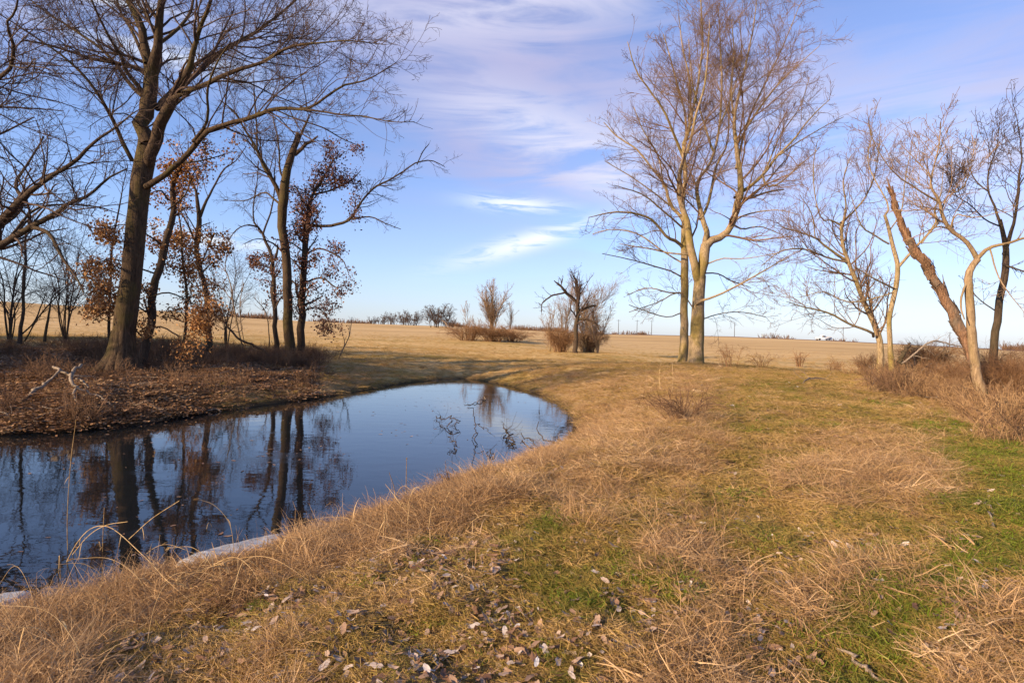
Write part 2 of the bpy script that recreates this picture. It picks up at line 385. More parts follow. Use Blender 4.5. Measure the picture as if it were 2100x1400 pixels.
# ------------------------------------------------------------------ ground sheet
def make_ground():
    n = 900; u = np.linspace(-1, 1, n)
    a = 3.0; b = math.asinh(3500 / a); g = a * np.sinh(b * u)
    X, Y = np.meshgrid(g + 1.0, g + 6.0, indexing='ij')
    Z = height(X.ravel(), Y.ravel())
    V = np.stack([X.ravel(), Y.ravel(), Z], 1)
    i = np.arange(n * n).reshape(n, n)
    Fc = np.stack([i[:-1, :-1], i[1:, :-1], i[1:, 1:], i[:-1, 1:]], -1).reshape(-1, 4)
    c = cover(V)
    r = np.hypot(V[:, 0], V[:, 1])
    C = lambda k: c[:, CATS.index(k)]
    az = np.arctan2(V[:, 0], V[:, 1])
    plough = sm(r, 205, 225) * sm(az, 0.08, 0.16)
    d = sdf(V[:, 0], V[:, 1])
    at_ = {'green': np.clip(.8 * C('g') + 0.30 * C('o') + 0.2 * C('l'), 0, 1), 'brown': np.clip(C('b') + 0.55 * C('r') + 0.5 * C('l') + .15 * C('o'), 0, 1),
           'field': C('f'), 'plough': plough, 'wet': 1 - sm(d, 0.05, 0.50)}
    m, nt, b_ = mat('meadow_soil'); k = NB(nt)
    n1 = k.noise(1.1, 8, 0.7); n2 = k.noise(9, 6, 0.7); n3 = k.noise(40, 4, 0.7)
    fine = k.math('ADD', k.math('MULTIPLY', n2, 0.5), k.math('MULTIPLY', n3, 0.5))
    thatch = k.ramp(fine, [(0.3, (0.17, 0.095, 0.04)), (0.5, (0.36, 0.235, 0.105)), (0.7, (0.56, 0.39, 0.20))])
    green = k.ramp(fine, [(0.3, (0.05, 0.05, 0.012)), (0.5, (0.12, 0.13, 0.03)), (0.7, (0.24, 0.22, 0.07))])
    brown = k.ramp(fine, [(0.3, (0.06, 0.03, 0.016)), (0.5, (0.17, 0.092, 0.048)), (0.7, (0.33, 0.20, 0.11))])
    s1 = k.noise(0.35, 6, 0.7, sc=(0.06, 1.8, 1)); s2 = k.noise(0.02, 5, 0.6, sc=(0.5, 1.6, 1)); s3 = k.noise(5, 4, 0.7)
    fm = k.math('ADD', k.math('MULTIPLY', s1, 0.5), k.math('ADD', k.math('MULTIPLY', s2, 0.35), k.math('MULTIPLY', s3, 0.15)))
    field = k.ramp(fm, [(0.38, (0.30, 0.19, 0.075)), (0.5, (0.50, 0.335, 0.15)), (0.62, (0.68, 0.48, 0.245))])
    olive = k.ramp(k.noise(0.12, 5, 0.6, sc=(0.6, 1.5, 1)), [(0.36, (0.30, 0.215, 0.06)), (0.52, (0.54, 0.36, 0.15))])
    pl = k.ramp(k.noise(0.05, 4, 0.6), [(0.35, (0.12, 0.062, 0.042)), (0.65, (0.19, 0.11, 0.075))])
    gm = k.sstep(k.math('ADD', k.attr('green'), k.math('MULTIPLY', k.math('SUBTRACT', n1, 0.5), 0.9)), 0.25, 0.75)
    c1 = k.mix(gm, thatch, green)
    c1 = k.mix(k.attr('brown'), c1, brown)
    geo = k.n('ShaderNodeNewGeometry'); ln = k.n('ShaderNodeVectorMath'); ln.operation = 'LENGTH'; k.l(geo.outputs['Position'], ln.inputs[0])
    field = k.mix(k.sstep(ln.outputs['Value'], 60, 110), olive, field)
    c1 = k.mix(k.attr('field'), c1, field)
    c1 = k.mix(k.attr('plough'), c1, pl)
    c1 = k.mix(k.math('MULTIPLY', k.attr('wet'), 0.85), c1, (0.05, 0.032, 0.018))
    k.l(c1, b_.inputs['Base Color']); b_.inputs['Roughness'].default_value = 0.95; b_.inputs['Specular IOR Level'].default_value = 0.1
    k.bump(k.math('ADD', fine, k.math('MULTIPLY', n1, 1.5)), 0.8, 0.07, b_)
    o = mesh_np('ground', V, Fc, m, smooth=True, attrs=at_)
    tag(o, kind='structure')
make_ground()

# ------------------------------------------------------------------ pond water
def make_water():
    n = 170; xs = np.linspace(-30, 8, n); ys = np.linspace(0, 40, n)
    X, Y = np.meshgrid(xs, ys, indexing='ij'); d = sdf(X, Y)
    i = np.arange(n * n).reshape(n, n)
    keep = (np.minimum(np.minimum(d[:-1, :-1], d[1:, :-1]), np.minimum(d[1:, 1:], d[:-1, 1:])) < 0.25)
    Fc = np.stack([i[:-1, :-1], i[1:, :-1], i[1:, 1:], i[:-1, 1:]], -1)[keep]
    V = np.stack([X.ravel(), Y.ravel(), np.zeros(n * n)], 1)
    used, inv = np.unique(Fc, return_inverse=True)
    V = V[used]; Fc = inv.reshape(-1, 4)
    m, nt, b = mat('pond_water'); k = NB(nt)
    b.inputs['Base Color'].default_value = (0.008, 0.010, 0.012, 1)
    b.inputs['IOR'].default_value = 1.42; b.inputs['Specular IOR Level'].default_value = 0.5
    film = k.sstep(k.noise(0.55, 7, 0.62, sc=(0.5, 1.5, 1), dist=1.0), 0.56, 0.66)
    k.l(k.math('ADD', 0.015, k.math('MULTIPLY', film, 0.10)), b.inputs['Roughness'])
    b.inputs['Coat Weight'].default_value = 0.0
    w = k.noise(2.2, 3, 0.5, sc=(0.7, 1.3, 1)); w2 = k.noise(16, 3, 0.6)
    calm = k.sstep(k.noise(0.22, 2, 0.5), 0.35, 0.65)
    h = k.math('ADD', w, k.math('MULTIPLY', w2, k.math('ADD', 0.03, k.math('MULTIPLY', calm, 0.05))))
    k.bump(h, 0.22, 0.012, b)
    o = mesh_np('pond_water', V, Fc, m, smooth=True)
    tag(o, kind='structure')
make_water()

# ------------------------------------------------------------------ tubes and trees
def resample(P, n):
    """Catmull-Rom through the rows of P (any columns), n samples evenly spaced"""
    P = np.asarray(P, float)
    E = np.vstack([2 * P[0] - P[1], P, 2 * P[-1] - P[-2]])
    out = []
    m = max(4, int(4 * n / (len(P) - 1)))
    for i in range(len(P) - 1):
        p0, p1, p2, p3 = E[i:i + 4]; t = np.linspace(0, 1, m, endpoint=False)[:, None]
        out.append(0.5 * ((2 * p1) + (-p0 + p2) * t + (2 * p0 - 5 * p1 + 4 * p2 - p3) * t ** 2 + (-p0 + 3 * p1 - 3 * p2 + p3) * t ** 3))
    out.append(P[-1:]); Q = np.vstack(out)
    s = np.concatenate([[0], np.cumsum(np.linalg.norm(np.diff(Q[:, :3], axis=0), axis=1))])
    u = np.linspace(0, s[-1], n)
    return np.stack([np.interp(u, s, Q[:, c]) for c in range(Q.shape[1])], 1)
class Tubes:
    def __init__(s): s.V = []; s.F = []; s.n = 0
    def add(s, P, rad, S, rough=0.0, seed=0):
        """P (N,K,3), rad (N,K)"""
        if len(P) == 0: return
        N_, K, _ = P.shape
        T = np.empty_like(P); T[:, 1:-1] = P[:, 2:] - P[:, :-2]; T[:, 0] = P[:, 1] - P[:, 0]; T[:, -1] = P[:, -1] - P[:, -2]
        T = unit(T)
        g = np.random.default_rng(seed + 11)
        ref = unit(np.cross(P[:, -1] - P[:, 0] + 1e-6, unit(g.normal(size=(N_, 3)))))[:, None, :]
        U = unit(ref - (ref * T).sum(-1, keepdims=True) * T); W = np.cross(T, U)
        a = np.linspace(0, 2 * np.pi, S, endpoint=False)
        rr = rad[:, :, None] * np.ones(S)
        if rough > 0:
            L_ = np.concatenate([np.zeros((N_, 1)), np.cumsum(np.linalg.norm(np.diff(P, axis=1), axis=2), 1)], 1)
            for q in range(N_):
                x_ = np.cos(a)[None] * 1.6 + 7.7 * q + L_[q][:, None] * .3; y_ = np.sin(a)[None] * 1.6 + L_[q][:, None] * 0.8
                rr[q] *= 1 + rough * (2.0 * fbm(x_, y_, 3) + 1.2 * fbm(x_ * 4, y_ * 1.2, 2))
        ring = P[:, :, None, :] + rr[..., None] * (np.cos(a)[:, None] * U[:, :, None, :] + np.sin(a)[:, None] * W[:, :, None, :])
        i = s.n + np.arange(N_ * K * S).reshape(N_, K, S); j = np.roll(i, -1, 2)
        s.F.append(np.stack([i[:, :-1], j[:, :-1], j[:, 1:], i[:, 1:]], -1).reshape(-1, 4))
        s.V.append(ring.reshape(-1, 3)); s.n += N_ * K * S
    def build(s, name, mat, parent=None, smooth=True, link=True):
        if not s.V: return None
        return mesh_np(name, np.vstack(s.V), np.vstack(s.F), mat, parent, smooth, link)
def at_t(P, t, idx):
    K = P.shape[1]; f = np.clip(t * (K - 1), 0, K - 1.001); i = f.astype(int); w = (f - i)[:, None]
    return P[idx, i] * (1 - w) + P[idx, i + 1] * w, unit(P[idx, i + 1] - P[idx, i]), i, w[:, 0]
def grow(rng, P, rad, dens, ang=(25, 55), lf=(0.35, 0.6), t0=0.15, K=6, wig=0.12, up=0.03, rr=0.55, minr=0.004, maxl=9e9, tip=0.35, flat=None, minl=0.05, tcut=1.0):
    """side branches along every branch of the set"""
    if len(P) == 0: return np.zeros((0, K, 3)), np.zeros((0, K))
    Lp = np.linalg.norm(np.diff(P, axis=1), axis=2).sum(1)
    n = rng.poisson(np.maximum(Lp * dens, 0.8)); idx = np.repeat(np.arange(len(P)), n); m = len(idx)
    if m == 0: return np.zeros((0, K, 3)), np.zeros((0, K))
    t = t0 + (tcut - t0) * rng.random(m) ** 0.85
    base, T, i, w = at_t(P, t, idx)
    rb = rad[idx, i] * (1 - w) + rad[idx, i + 1] * w
    U = unit(np.cross(T, rng.normal(size=(m, 3))))
    a = np.radians(rng.uniform(*ang, m))[:, None]
    D = unit(T * np.cos(a) + U * np.sin(a))
    Ln = np.clip(Lp[idx] * rng.uniform(*lf, m) * (1.12 - 0.75 * t), minl, maxl)
    r0 = np.maximum(rb * rr * rng.uniform(.7, 1.1, m), minr); r0 = np.minimum(r0, rb)
    pts = [base]; d = D; bend = rng.normal(size=(m, 3)) * wig * 0.5
    for k in range(K - 1):
        d = unit(d + bend + rng.normal(size=(m, 3)) * wig + np.array([0, 0, up]))
        base = base + d * (Ln / (K - 1))[:, None]; pts.append(base)
    Q = np.stack(pts, 1); q = np.linspace(0, 1, K)
    Rr = np.maximum(r0[:, None] * (1 - (1 - tip) * q), minr * 0.6)
    return Q, Rr
def limb(pts, Y, dy=0.0, n=None, rng=None, wob=0.0, base=0.0, curve=1.0):
    """pixel polyline [(px,py,width_px)] at depth Y running to Y+dy -> (1,n,3) points and (1,n) radii"""
    k = len(pts); q = np.linspace(0, 1, k) ** curve
    A = []
    for (px, py, w), t in zip(pts, q):
        yy = Y + base + (dy - base) * t; p = at(px, py, yy); A.append((*p, max(w, 1.0) * (0.36 if yy > 50 else 0.5 if w > 16 else 0.36 + 0.14 * max(w - 6, 0) / 10) * yy / F * yy / math.hypot(p[0], p[1])))
    A = np.array(A)
    n = n or max(8, int(2.5 * k))
    Q = resample(A, n)
    if rng is not None and wob > 0:
        j = np.cumsum(rng.normal(size=(n, 3)), 0); j -= np.linspace(0, 1, n)[:, None] * j[-1]
        Q[:, :3] += wob * j * Q[:, 3:4]
    return Q[None, :, :3], np.maximum(Q[None, :, 3], 0.004)
def cat(sets, K):
    """join limb sets of different sample counts into one array of K samples"""
    P = []; Rr = []
    for p, r in sets:
        for a, b in zip(p, r):
            u = np.linspace(0, len(a) - 1, K); ii = np.arange(len(a))
            P.append(np.stack([np.interp(u, ii, a[:, c]) for c in range(3)], 1)); Rr.append(np.interp(u, ii, b))
    return np.array(P), np.array(Rr)
def leaves_on(rng, P, n, size, spread, tlo=0.3):
    """n leaves hung in loose bunches round the branches P -> verts, faces, rnd"""
    m = len(P); idx = rng.integers(0, m, n); t = tlo + (1 - tlo) * rng.random(n)
    c, T, _, _ = at_t(P, t, idx); c = c + rng.normal(size=(n, 3)) * spread
    a = unit(rng.normal(size=(n, 3)) + np.array([0, 0, -0.7])); b = unit(np.cross(a, rng.normal(size=(n, 3)))); nn = np.cross(a, b)
    s = size * rng.uniform(.4, 1.35, n)[:, None]; wd = s * rng.uniform(.16, .42, n)[:, None]; cu = s * rng.uniform(-.45, .5, n)[:, None]
    v = np.stack([c, c + a * s * .3 + b * wd * .9 + nn * cu * .6, c + a * s * .62 + b * wd + nn * cu, c + a * s + nn * cu * .2,
                  c + a * s * .65 - b * wd + nn * cu, c + a * s * .3 - b * wd * .8 + nn * cu * .6], 1).reshape(-1, 3)
    o = np.arange(n)[:, None] * 6
    f = np.vstack([o + np.array([0, 1, 2, 3]), o + np.array([0, 3, 4, 5])])
    return v, f, np.repeat(rng.random(n), 6)

def make_tree(name, label, cat_, seed, base, limbs, spec, bark_m, twig_m, leaves=None, group=None, rough=0.05, extra=None):
    """limbs: guided trunk and limb sets [(P, rad, fertile)]; spec: list of grow() settings, one per order of branching"""
    rng = np.random.default_rng(seed)
    root = empty(name, base, label, cat_, group)
    off = np.array([float(c) for c in base])
    T1 = Tubes()
    for q, (p, r, _) in enumerate(limbs):
        big = r.max() > 0.12
        T1.add(p - off, r, 16 if big else 8, rough if big else rough * .5, seed + q)
    T1.build('trunk', bark_m, root)
    fert = [(p, r) for p, r, f in limbs if f]
    P, Rr = cat(fert, 16)
    sets = [(P, Rr)]
    T2 = Tubes(); last = None
    for q, s in enumerate(spec):
        s = dict(s); src = s.pop('src', None); sides = s.pop('sides', 5 if q == 0 else (4 if q == 1 else 3))
        if src is None: src = [len(sets) - 1]
        got = [grow(rng, *sets[k], **s) for k in src]
        K = s.get('K', 6)
        p = np.concatenate([g[0] for g in got]); r = np.concatenate([g[1] for g in got])
        if len(p): T2.add(p - off, r, sides, 0, seed + 50 + q)
        sets.append((p, r))
    T2.build('crown', twig_m, root)
    if leaves:
        cols = leaves.get('src', [-1]); p = np.concatenate([sets[c][0][:, -4:] for c in cols])
        sel = leaves.get('where')
        if sel is not None: p = p[sel(p)]
        v, f, rn = leaves_on(rng, p, leaves['n'], leaves['size'], leaves['spread'])
        mesh_np('leaves', v - off, f, leaves['mat'], root, attrs={'rnd': rn})
    return root, sets

# --- the great oak on the left bank
def L(pts, Y, dy=0.0, f=True, rng=None, wob=0.25, base=0.0):
    p, r = limb(pts, Y, dy, rng=rng, wob=wob, base=base); return (p, r, f)
rg = np.random.default_rng(3)
def great_oak():
    Y = 23.0
    b = at(252, 768, Y); b[2] = gz(b[0], b[1])
    T = [L([(254, 790, 84), (253, 770, 72), (250, 745, 58), (252, 715, 52), (258, 650, 49), (268, 580, 47), (276, 500, 45), (284, 420, 43), (291, 360, 45), (301, 310, 42), (304, 280, 40)], Y, 0, False, None, 0),
         L([(302, 300, 34), (294, 255, 33), (299, 205, 34), (303, 190, 32), (293, 130, 22), (286, 85, 19), (278, 40, 17), (262, 0, 14), (250, -60, 11), (244, -150, 7), (230, -250, 3)], Y, 1.0, True, rg),
         L([(303, 215, 30), (313, 150, 27), (326, 95, 20), (329, 50, 18), (334, 0, 15), (340, -80, 11), (352, -180, 7), (350, -280, 3)], Y, -1.5, True, rg),
         L([(300, 335, 26), (314, 285, 27), (338, 232, 25), (360, 190, 22), (385, 140, 16), (396, 90, 12), (410, 50, 10), (430, 0, 9), (446, -70, 7), (470, -160, 3)], Y, -2.5, True, rg, base=-.2),
         L([(350, 205, 14), (378, 192, 13), (430, 172, 12), (480, 150, 11), (540, 130, 9), (600, 95, 8), (660, 88, 5), (720, 84, 4), (790, 92, 2)], Y, -4.0, True, rg, base=-1),
         L([(365, 180, 15), (392, 162, 14), (430, 125, 12), (470, 95, 11), (520, 65, 9), (570, 30, 7), (605, 0, 6), (660, -40, 4), (720, -80, 2)], Y, 3.0, True, rg, base=-1),
         L([(322, 225, 14), (345, 195, 13), (372, 170, 11), (400, 135, 10), (440, 105, 8), (455, 70, 6), (480, 20, 4)], Y, 4.0, True, rg),
         L([(298, 385, 15), (310, 376, 15), (352, 346, 13), (403, 288, 13), (433, 265, 12), (503, 245, 11), (564, 223, 10), (621, 225, 8), (655, 208, 7), (700, 178, 6), (750, 165, 4), (810, 130, 2)], Y, -3.5, True, rg),
         L([(600, 224, 7), (650, 228, 6), (700, 236, 5), (750, 240, 4), (800, 250, 3), (850, 250, 2)], Y, -4.5, True, rg, base=-2.7),
         L([(560, 224, 5), (610, 245, 4), (660, 262, 4), (700, 285, 3), (740, 300, 2)], Y, -1.5, True, rg, base=-2.5),
         L([(395, 290, 9), (425, 250, 8), (426, 185, 7), (445, 130, 5), (470, 90, 3)], Y, -4.5, True, rg, base=-1.6),
         L([(270, 330, 12), (235, 258, 11), (215, 218, 10), (181, 168, 9), (134, 121, 8), (67, 74, 6), (0, 30, 5), (-80, -10, 3)], Y, -3.0, True, rg, base=0.3),
         L([(290, 198, 12), (255, 161, 11), (208, 107, 9), (144, 60, 8), (107, 37, 6), (60, 0, 5), (10, -50, 3)], Y, 2.5, True, rg),
         L([(292, 190, 13), (262, 150, 11), (248, 115, 10), (225, 80, 8), (205, 40, 7), (188, 0, 6), (160, -60, 4), (140, -130, 2)], Y, -3.5, True, rg),
         L([(300, 130, 10), (270, 60, 9), (245, 20, 7), (235, -40, 5), (200, -120, 3)], Y, 4, True, rg),
         L([(315, 60, 9), (300, 30, 7), (282, 10, 6), (262, -60, 4)], Y, 2, True, rg),
         L([(328, 90, 10), (365, 60, 9), (392, 20, 8), (400, -40, 6), (430, -130, 3)], Y, 3, True, rg),
         L([(340, 230, 7), (300, 262, 5), (270, 240, 5), (250, 232, 4), (215, 240, 3), (180, 262, 2)], Y, -2.0, True, rg)]
    # root flares
    for a_, l_ in ((200, 1.0), (222, 1.2), (246, 1.3), (272, 1.1), (298, 1.2), (326, 0.9), (352, .8), (175, .8)):
        c_, s_ = math.cos(R(a_)), math.sin(R(a_)); bp = np.array([b[0], b[1], 0])
        pts = [bp + np.array([c_ * .22, s_ * .22, b[2] + 1.7]), bp + np.array([c_ * .36, s_ * .36, b[2] + .75]), bp + np.array([c_ * (.48 + .2 * l_), s_ * (.48 + .2 * l_), b[2] + .22]),
               bp + np.array([c_ * (.7 + .5 * l_), s_ * (.7 + .5 * l_), b[2] - .12])]
        Q = resample(np.c_[np.array(pts), [.20, .25, .22, .07]], 12)
        T.append((Q[None, :, :3], Q[None, :, 3], False))
    spec = [dict(dens=2.2, ang=(22, 55), lf=(.25, .52), t0=.2, K=9, wig=.12, up=.035, rr=.42, minr=.010, maxl=4.5),
            dict(dens=2.5, ang=(22, 52), lf=(.3, .6), t0=.1, K=7, wig=.15, up=.02, rr=.5, minr=.0075, maxl=2.4),
            dict(dens=4.6, ang=(25, 55), lf=(.4, .78), t0=.1, K=5, wig=.16, up=.01, rr=.6, minr=.0080, maxl=1.5),
            dict(dens=5.2, ang=(25, 60), lf=(.45, .85), t0=.1, K=4, wig=.18, up=0.0, rr=.8, minr=.0066, maxl=.85)]
    make_tree('oak_tree', 'massive bare oak with flared roots, widest trunk on the left bank of the pond', 'tree', 101, b, T, spec, M['oak_bark'], M['twig_dark'], rough=.07)
great_oak()

def edge_tree():
    Y = 18.0
    b = at(-170, 800, Y); b[2] = gz(b[0], b[1])
    T = [L([(-170, 860, 60), (-172, 800, 46), (-160, 700, 40), (-140, 600, 40), (-120, 520, 38)], Y, 0, False, None, 0),
         L([(-120, 530, 34), (-60, 500, 26), (0, 462, 20), (40, 415, 17), (75, 385, 14), (110, 360, 12), (150, 333, 11), (190, 295, 9), (235, 262, 7), (262, 240, 5), (285, 225, 3)], Y, -2.5, True, rg),
         L([(-120, 540, 30), (-60, 522, 24), (0, 497, 18), (60, 466, 15), (110, 440, 13), (145, 415, 11), (182, 400, 9), (222, 365, 7), (262, 345, 4)], Y, -1, True, rg),
         L([(60, 464, 13), (80, 468, 12), (104, 482, 11), (129, 532, 9), (157, 568, 7), (172, 600, 5)], Y, -1.5, True, rg, base=-.4),
         L([(-10, 470, 17), (30, 440, 14), (45, 405, 12), (32, 380, 10), (60, 330, 7), (90, 280, 5)], Y, 1.5, True, rg),
         L([(20, 485, 9), (70, 430, 8), (140, 420, 6), (200, 425, 5), (250, 440, 2)], Y, 2, True, rg),
         L([(-120, 530, 28), (-140, 420, 26), (-130, 320, 22), (-90, 240, 16), (-40, 190, 13), (0, 163, 12), (24, 135, 11), (28, 85, 10), (14, 50, 8), (30, 25, 7), (38, -10, 6), (30, -80, 3)], Y, -4.5, True, rg),
         L([(22, 135, 6), (55, 140, 5), (72, 120, 4), (66, 160, 3)], Y, -4.8, True, rg, base=-3.4),
         L([(-130, 350, 20), (-180, 250, 16), (-190, 120, 12), (-150, 0, 8), (-120, -120, 4)], Y, 3, True, rg),
         L([(-140, 450, 18), (-230, 380, 14), (-320, 330, 9), (-420, 300, 4)], Y, 1, True, rg)]
    spec = [dict(dens=2.6, ang=(25, 60), lf=(.25, .5), t0=.15, K=9, wig=.15, up=.05, rr=.42, minr=.009, maxl=3.6),
            dict(dens=3.2, ang=(25, 55), lf=(.3, .65), t0=.1, K=7, wig=.17, up=.03, rr=.5, minr=.008, maxl=2.0),
            dict(dens=4.2, ang=(25, 60), lf=(.35, .7), t0=.1, K=5, wig=.18, up=.02, rr=.6, minr=.0065, maxl=.9),
            dict(dens=3.0, ang=(25, 60), lf=(.4, .75), t0=.15, K=4, wig=.2, up=0.0, rr=.7, minr=.0052, maxl=.45)]
    make_tree('bare_tree', 'dark tree leaning its heavy limbs in over the left edge of the photo', 'tree', 102, b, T, spec, M['dark_bark'], M['twig_dark'])
edge_tree()

S_MED = [dict(dens=3.0, ang=(25, 55), lf=(.28, .55), t0=.2, K=8, wig=.14, up=.04, rr=.42, minr=.010, maxl=3),
         dict(dens=2.9, ang=(25, 55), lf=(.35, .65), t0=.12, K=6, wig=.17, up=.02, rr=.5, minr=.007, maxl=1.6),
         dict(dens=4.2, ang=(25, 60), lf=(.4, .75), t0=.12, K=4, wig=.18, up=.01, rr=.7, minr=.005, maxl=.7)]
def scaled(sp, k, **kw):
    out = []
    for s in sp:
        s = dict(s); s['dens'] *= k; s.update(kw); out.append(s)
    return out
def base_at(px, py, Y):
    b = at(px, py, Y); b[2] = gz(b[0], b[1]); return b

# --- leafy saplings round the oak
def leafy_oaks():
    Y = 25.0; b = base_at(287, 740, Y)
    T = [L([(284, 770, 26), (287, 730, 21), (300, 640, 18), (313, 570, 17), (325, 520, 16), (338, 470, 15), (345, 420, 14), (352, 380, 12), (372, 335, 10), (400, 292, 8), (425, 262, 5)], Y, 1, True, rg, .4),
         L([(300, 640, 6), (270, 620, 5), (225, 600, 4), (180, 585, 3)], Y, -2.0, True, rg), L([(315, 560, 6), (270, 545, 5), (220, 530, 4), (160, 575, 2)], Y, -3, True, rg),
         L([(330, 500, 6), (300, 480, 5), (260, 460, 4), (200, 470, 2)], Y, -2.5, True, rg), L([(305, 610, 6), (345, 600, 5), (390, 620, 4), (430, 640, 2)], Y, -1.5, True, rg),
         L([(292, 680, 6), (330, 670, 5), (370, 690, 4), (410, 680, 2)], Y, -2, True, rg), L([(345, 410, 6), (330, 390, 5), (300, 400, 3)], Y, -1, True, rg),
         L([(370, 335, 6), (410, 330, 5), (450, 320, 3), (480, 310, 2)], Y, -1, True, rg), L([(343, 430, 6), (380, 400, 5), (400, 350, 4), (430, 330, 2)], Y, 1, True, rg),
         L([(290, 690, 5), (250, 650, 4), (215, 640, 3), (190, 660, 2)], Y, -2.5, True, rg)]
    make_tree('oak_sapling', 'slender oak full of clinging orange brown leaves, right behind the massive trunk', 'tree', 111, b, T,
              scaled(S_MED, .8, maxl=1.0), M['dark_bark'], M['twig_dark'], dict(n=9500, size=.11, spread=.20, mat=M['oak_leaf'], src=[-1, -2]))
    Y = 26.5; b = base_at(374, 700, Y)
    T = [L([(376, 730, 12), (376, 690, 9), (378, 600, 8), (373, 540, 7), (372, 480, 6), (365, 430, 4), (372, 390, 2)], Y, 0, True, rg, .4),
         L([(377, 620, 4), (410, 600, 3), (445, 585, 2)], Y, -1, True, rg), L([(375, 560, 4), (340, 540, 3), (320, 520, 2)], Y, -1, True, rg), L([(377, 660, 4), (345, 650, 3), (330, 655, 2)], Y, -1, True, rg)]
    make_tree('oak_sapling', 'thin brown leaved sapling between the leafy oak and the crooked grey stem', 'tree', 112, b, T,
              scaled(S_MED, .8, maxl=.9), M['dark_bark'], M['twig_dark'], dict(n=2400, size=.11, spread=.20, mat=M['oak_leaf'], src=[-1, -2]))
    Y = 28.0; b = base_at(430, 700, Y)
    T = [L([(431, 720, 16), (430, 690, 14), (426, 620, 13), (418, 570, 12), (408, 530, 12), (404, 490, 12), (408, 450, 11), (404, 420, 10), (398, 390, 7), (385, 350, 5), (370, 300, 2)], Y, 0, True, rg, .3),
         L([(410, 445, 10), (425, 415, 8), (440, 385, 6), (460, 350, 5), (485, 330, 3), (505, 300, 2)], Y, 1, True, rg), L([(405, 505, 6), (380, 450, 5), (360, 420, 3)], Y, -1, True, rg),
         L([(412, 545, 5), (440, 480, 4), (450, 483, 3), (470, 490, 2)], Y, -1, True, rg), L([(405, 520, 6), (370, 500, 5), (345, 480, 3)], Y, 1, True, rg)]
    make_tree('crooked_tree', 'crooked grey brown stem with a few leaves, midway between the oak and the broken trunk', 'tree', 113, b, T,
              scaled(S_MED, .85, maxl=1.6), M['dark_bark'], M['twig_dark'], dict(n=2200, size=.125, spread=.16, mat=M['oak_leaf'], src=[-2], where=lambda p: p[:, 0, 2] < 7.2))
    Y = 26; b = base_at(226, 710, Y)
    T = [L([(224, 740, 12), (226, 700, 9), (225, 620, 8), (228, 540, 7), (232, 480, 6), (242, 430, 5), (252, 380, 3), (262, 340, 2)], Y, 0, True, rg, .4),
         L([(226, 600, 5), (210, 560, 4), (190, 530, 3), (165, 500, 2)], Y, 1, True, rg), L([(225, 660, 4), (200, 645, 3), (185, 620, 2)], Y, -1, True, rg)]
    make_tree('oak_sapling', 'thin leaning sapling close against the left side of the massive trunk', 'tree', 114, b, T,
              scaled(S_MED, .8, maxl=1.0), M['dark_bark'], M['twig_dark'], dict(n=2400, size=.11, spread=.20, mat=M['oak_leaf'], src=[-1, -2], where=lambda p: p[:, 0, 2] < 5.5))
leafy_oaks()

def left_thicket():
    for i, (px, Y, h, st, sp, lab) in enumerate([(20, 33, 7.5, 6, 2.6, 'twiggy bare tree behind the slim dark trunk at the left edge'), (135, 36, 8.5, 7, 3.0, 'loose twiggy bare tree in the gap left of the massive oak'),
                                                 (465, 40, 7.5, 5, 2.4, 'loose grey bare tree in the gap left of the forked tree')]):
        b = base_at(px, 700, Y)
        free_tree('scrub_tree', lab, 'tree', 400 + i, b, h, st, sp, M['dark_bark'], M['twig_dark'], .06,
                  [dict(dens=2.2, ang=(25, 60), lf=(.3, .55), t0=.2, K=7, wig=.14, up=.06, rr=.5, minr=.011, maxl=2.6), dict(dens=2.6, ang=(25, 60), lf=(.35, .7), t0=.1, K=5, wig=.16, up=.03, rr=.6, minr=.008), dict(dens=2.4, ang=(25, 60), lf=(.4, .8), t0=.1, K=4, wig=.16, up=.02, rr=.7, minr=.0065)])
left_thicket_later = left_thicket
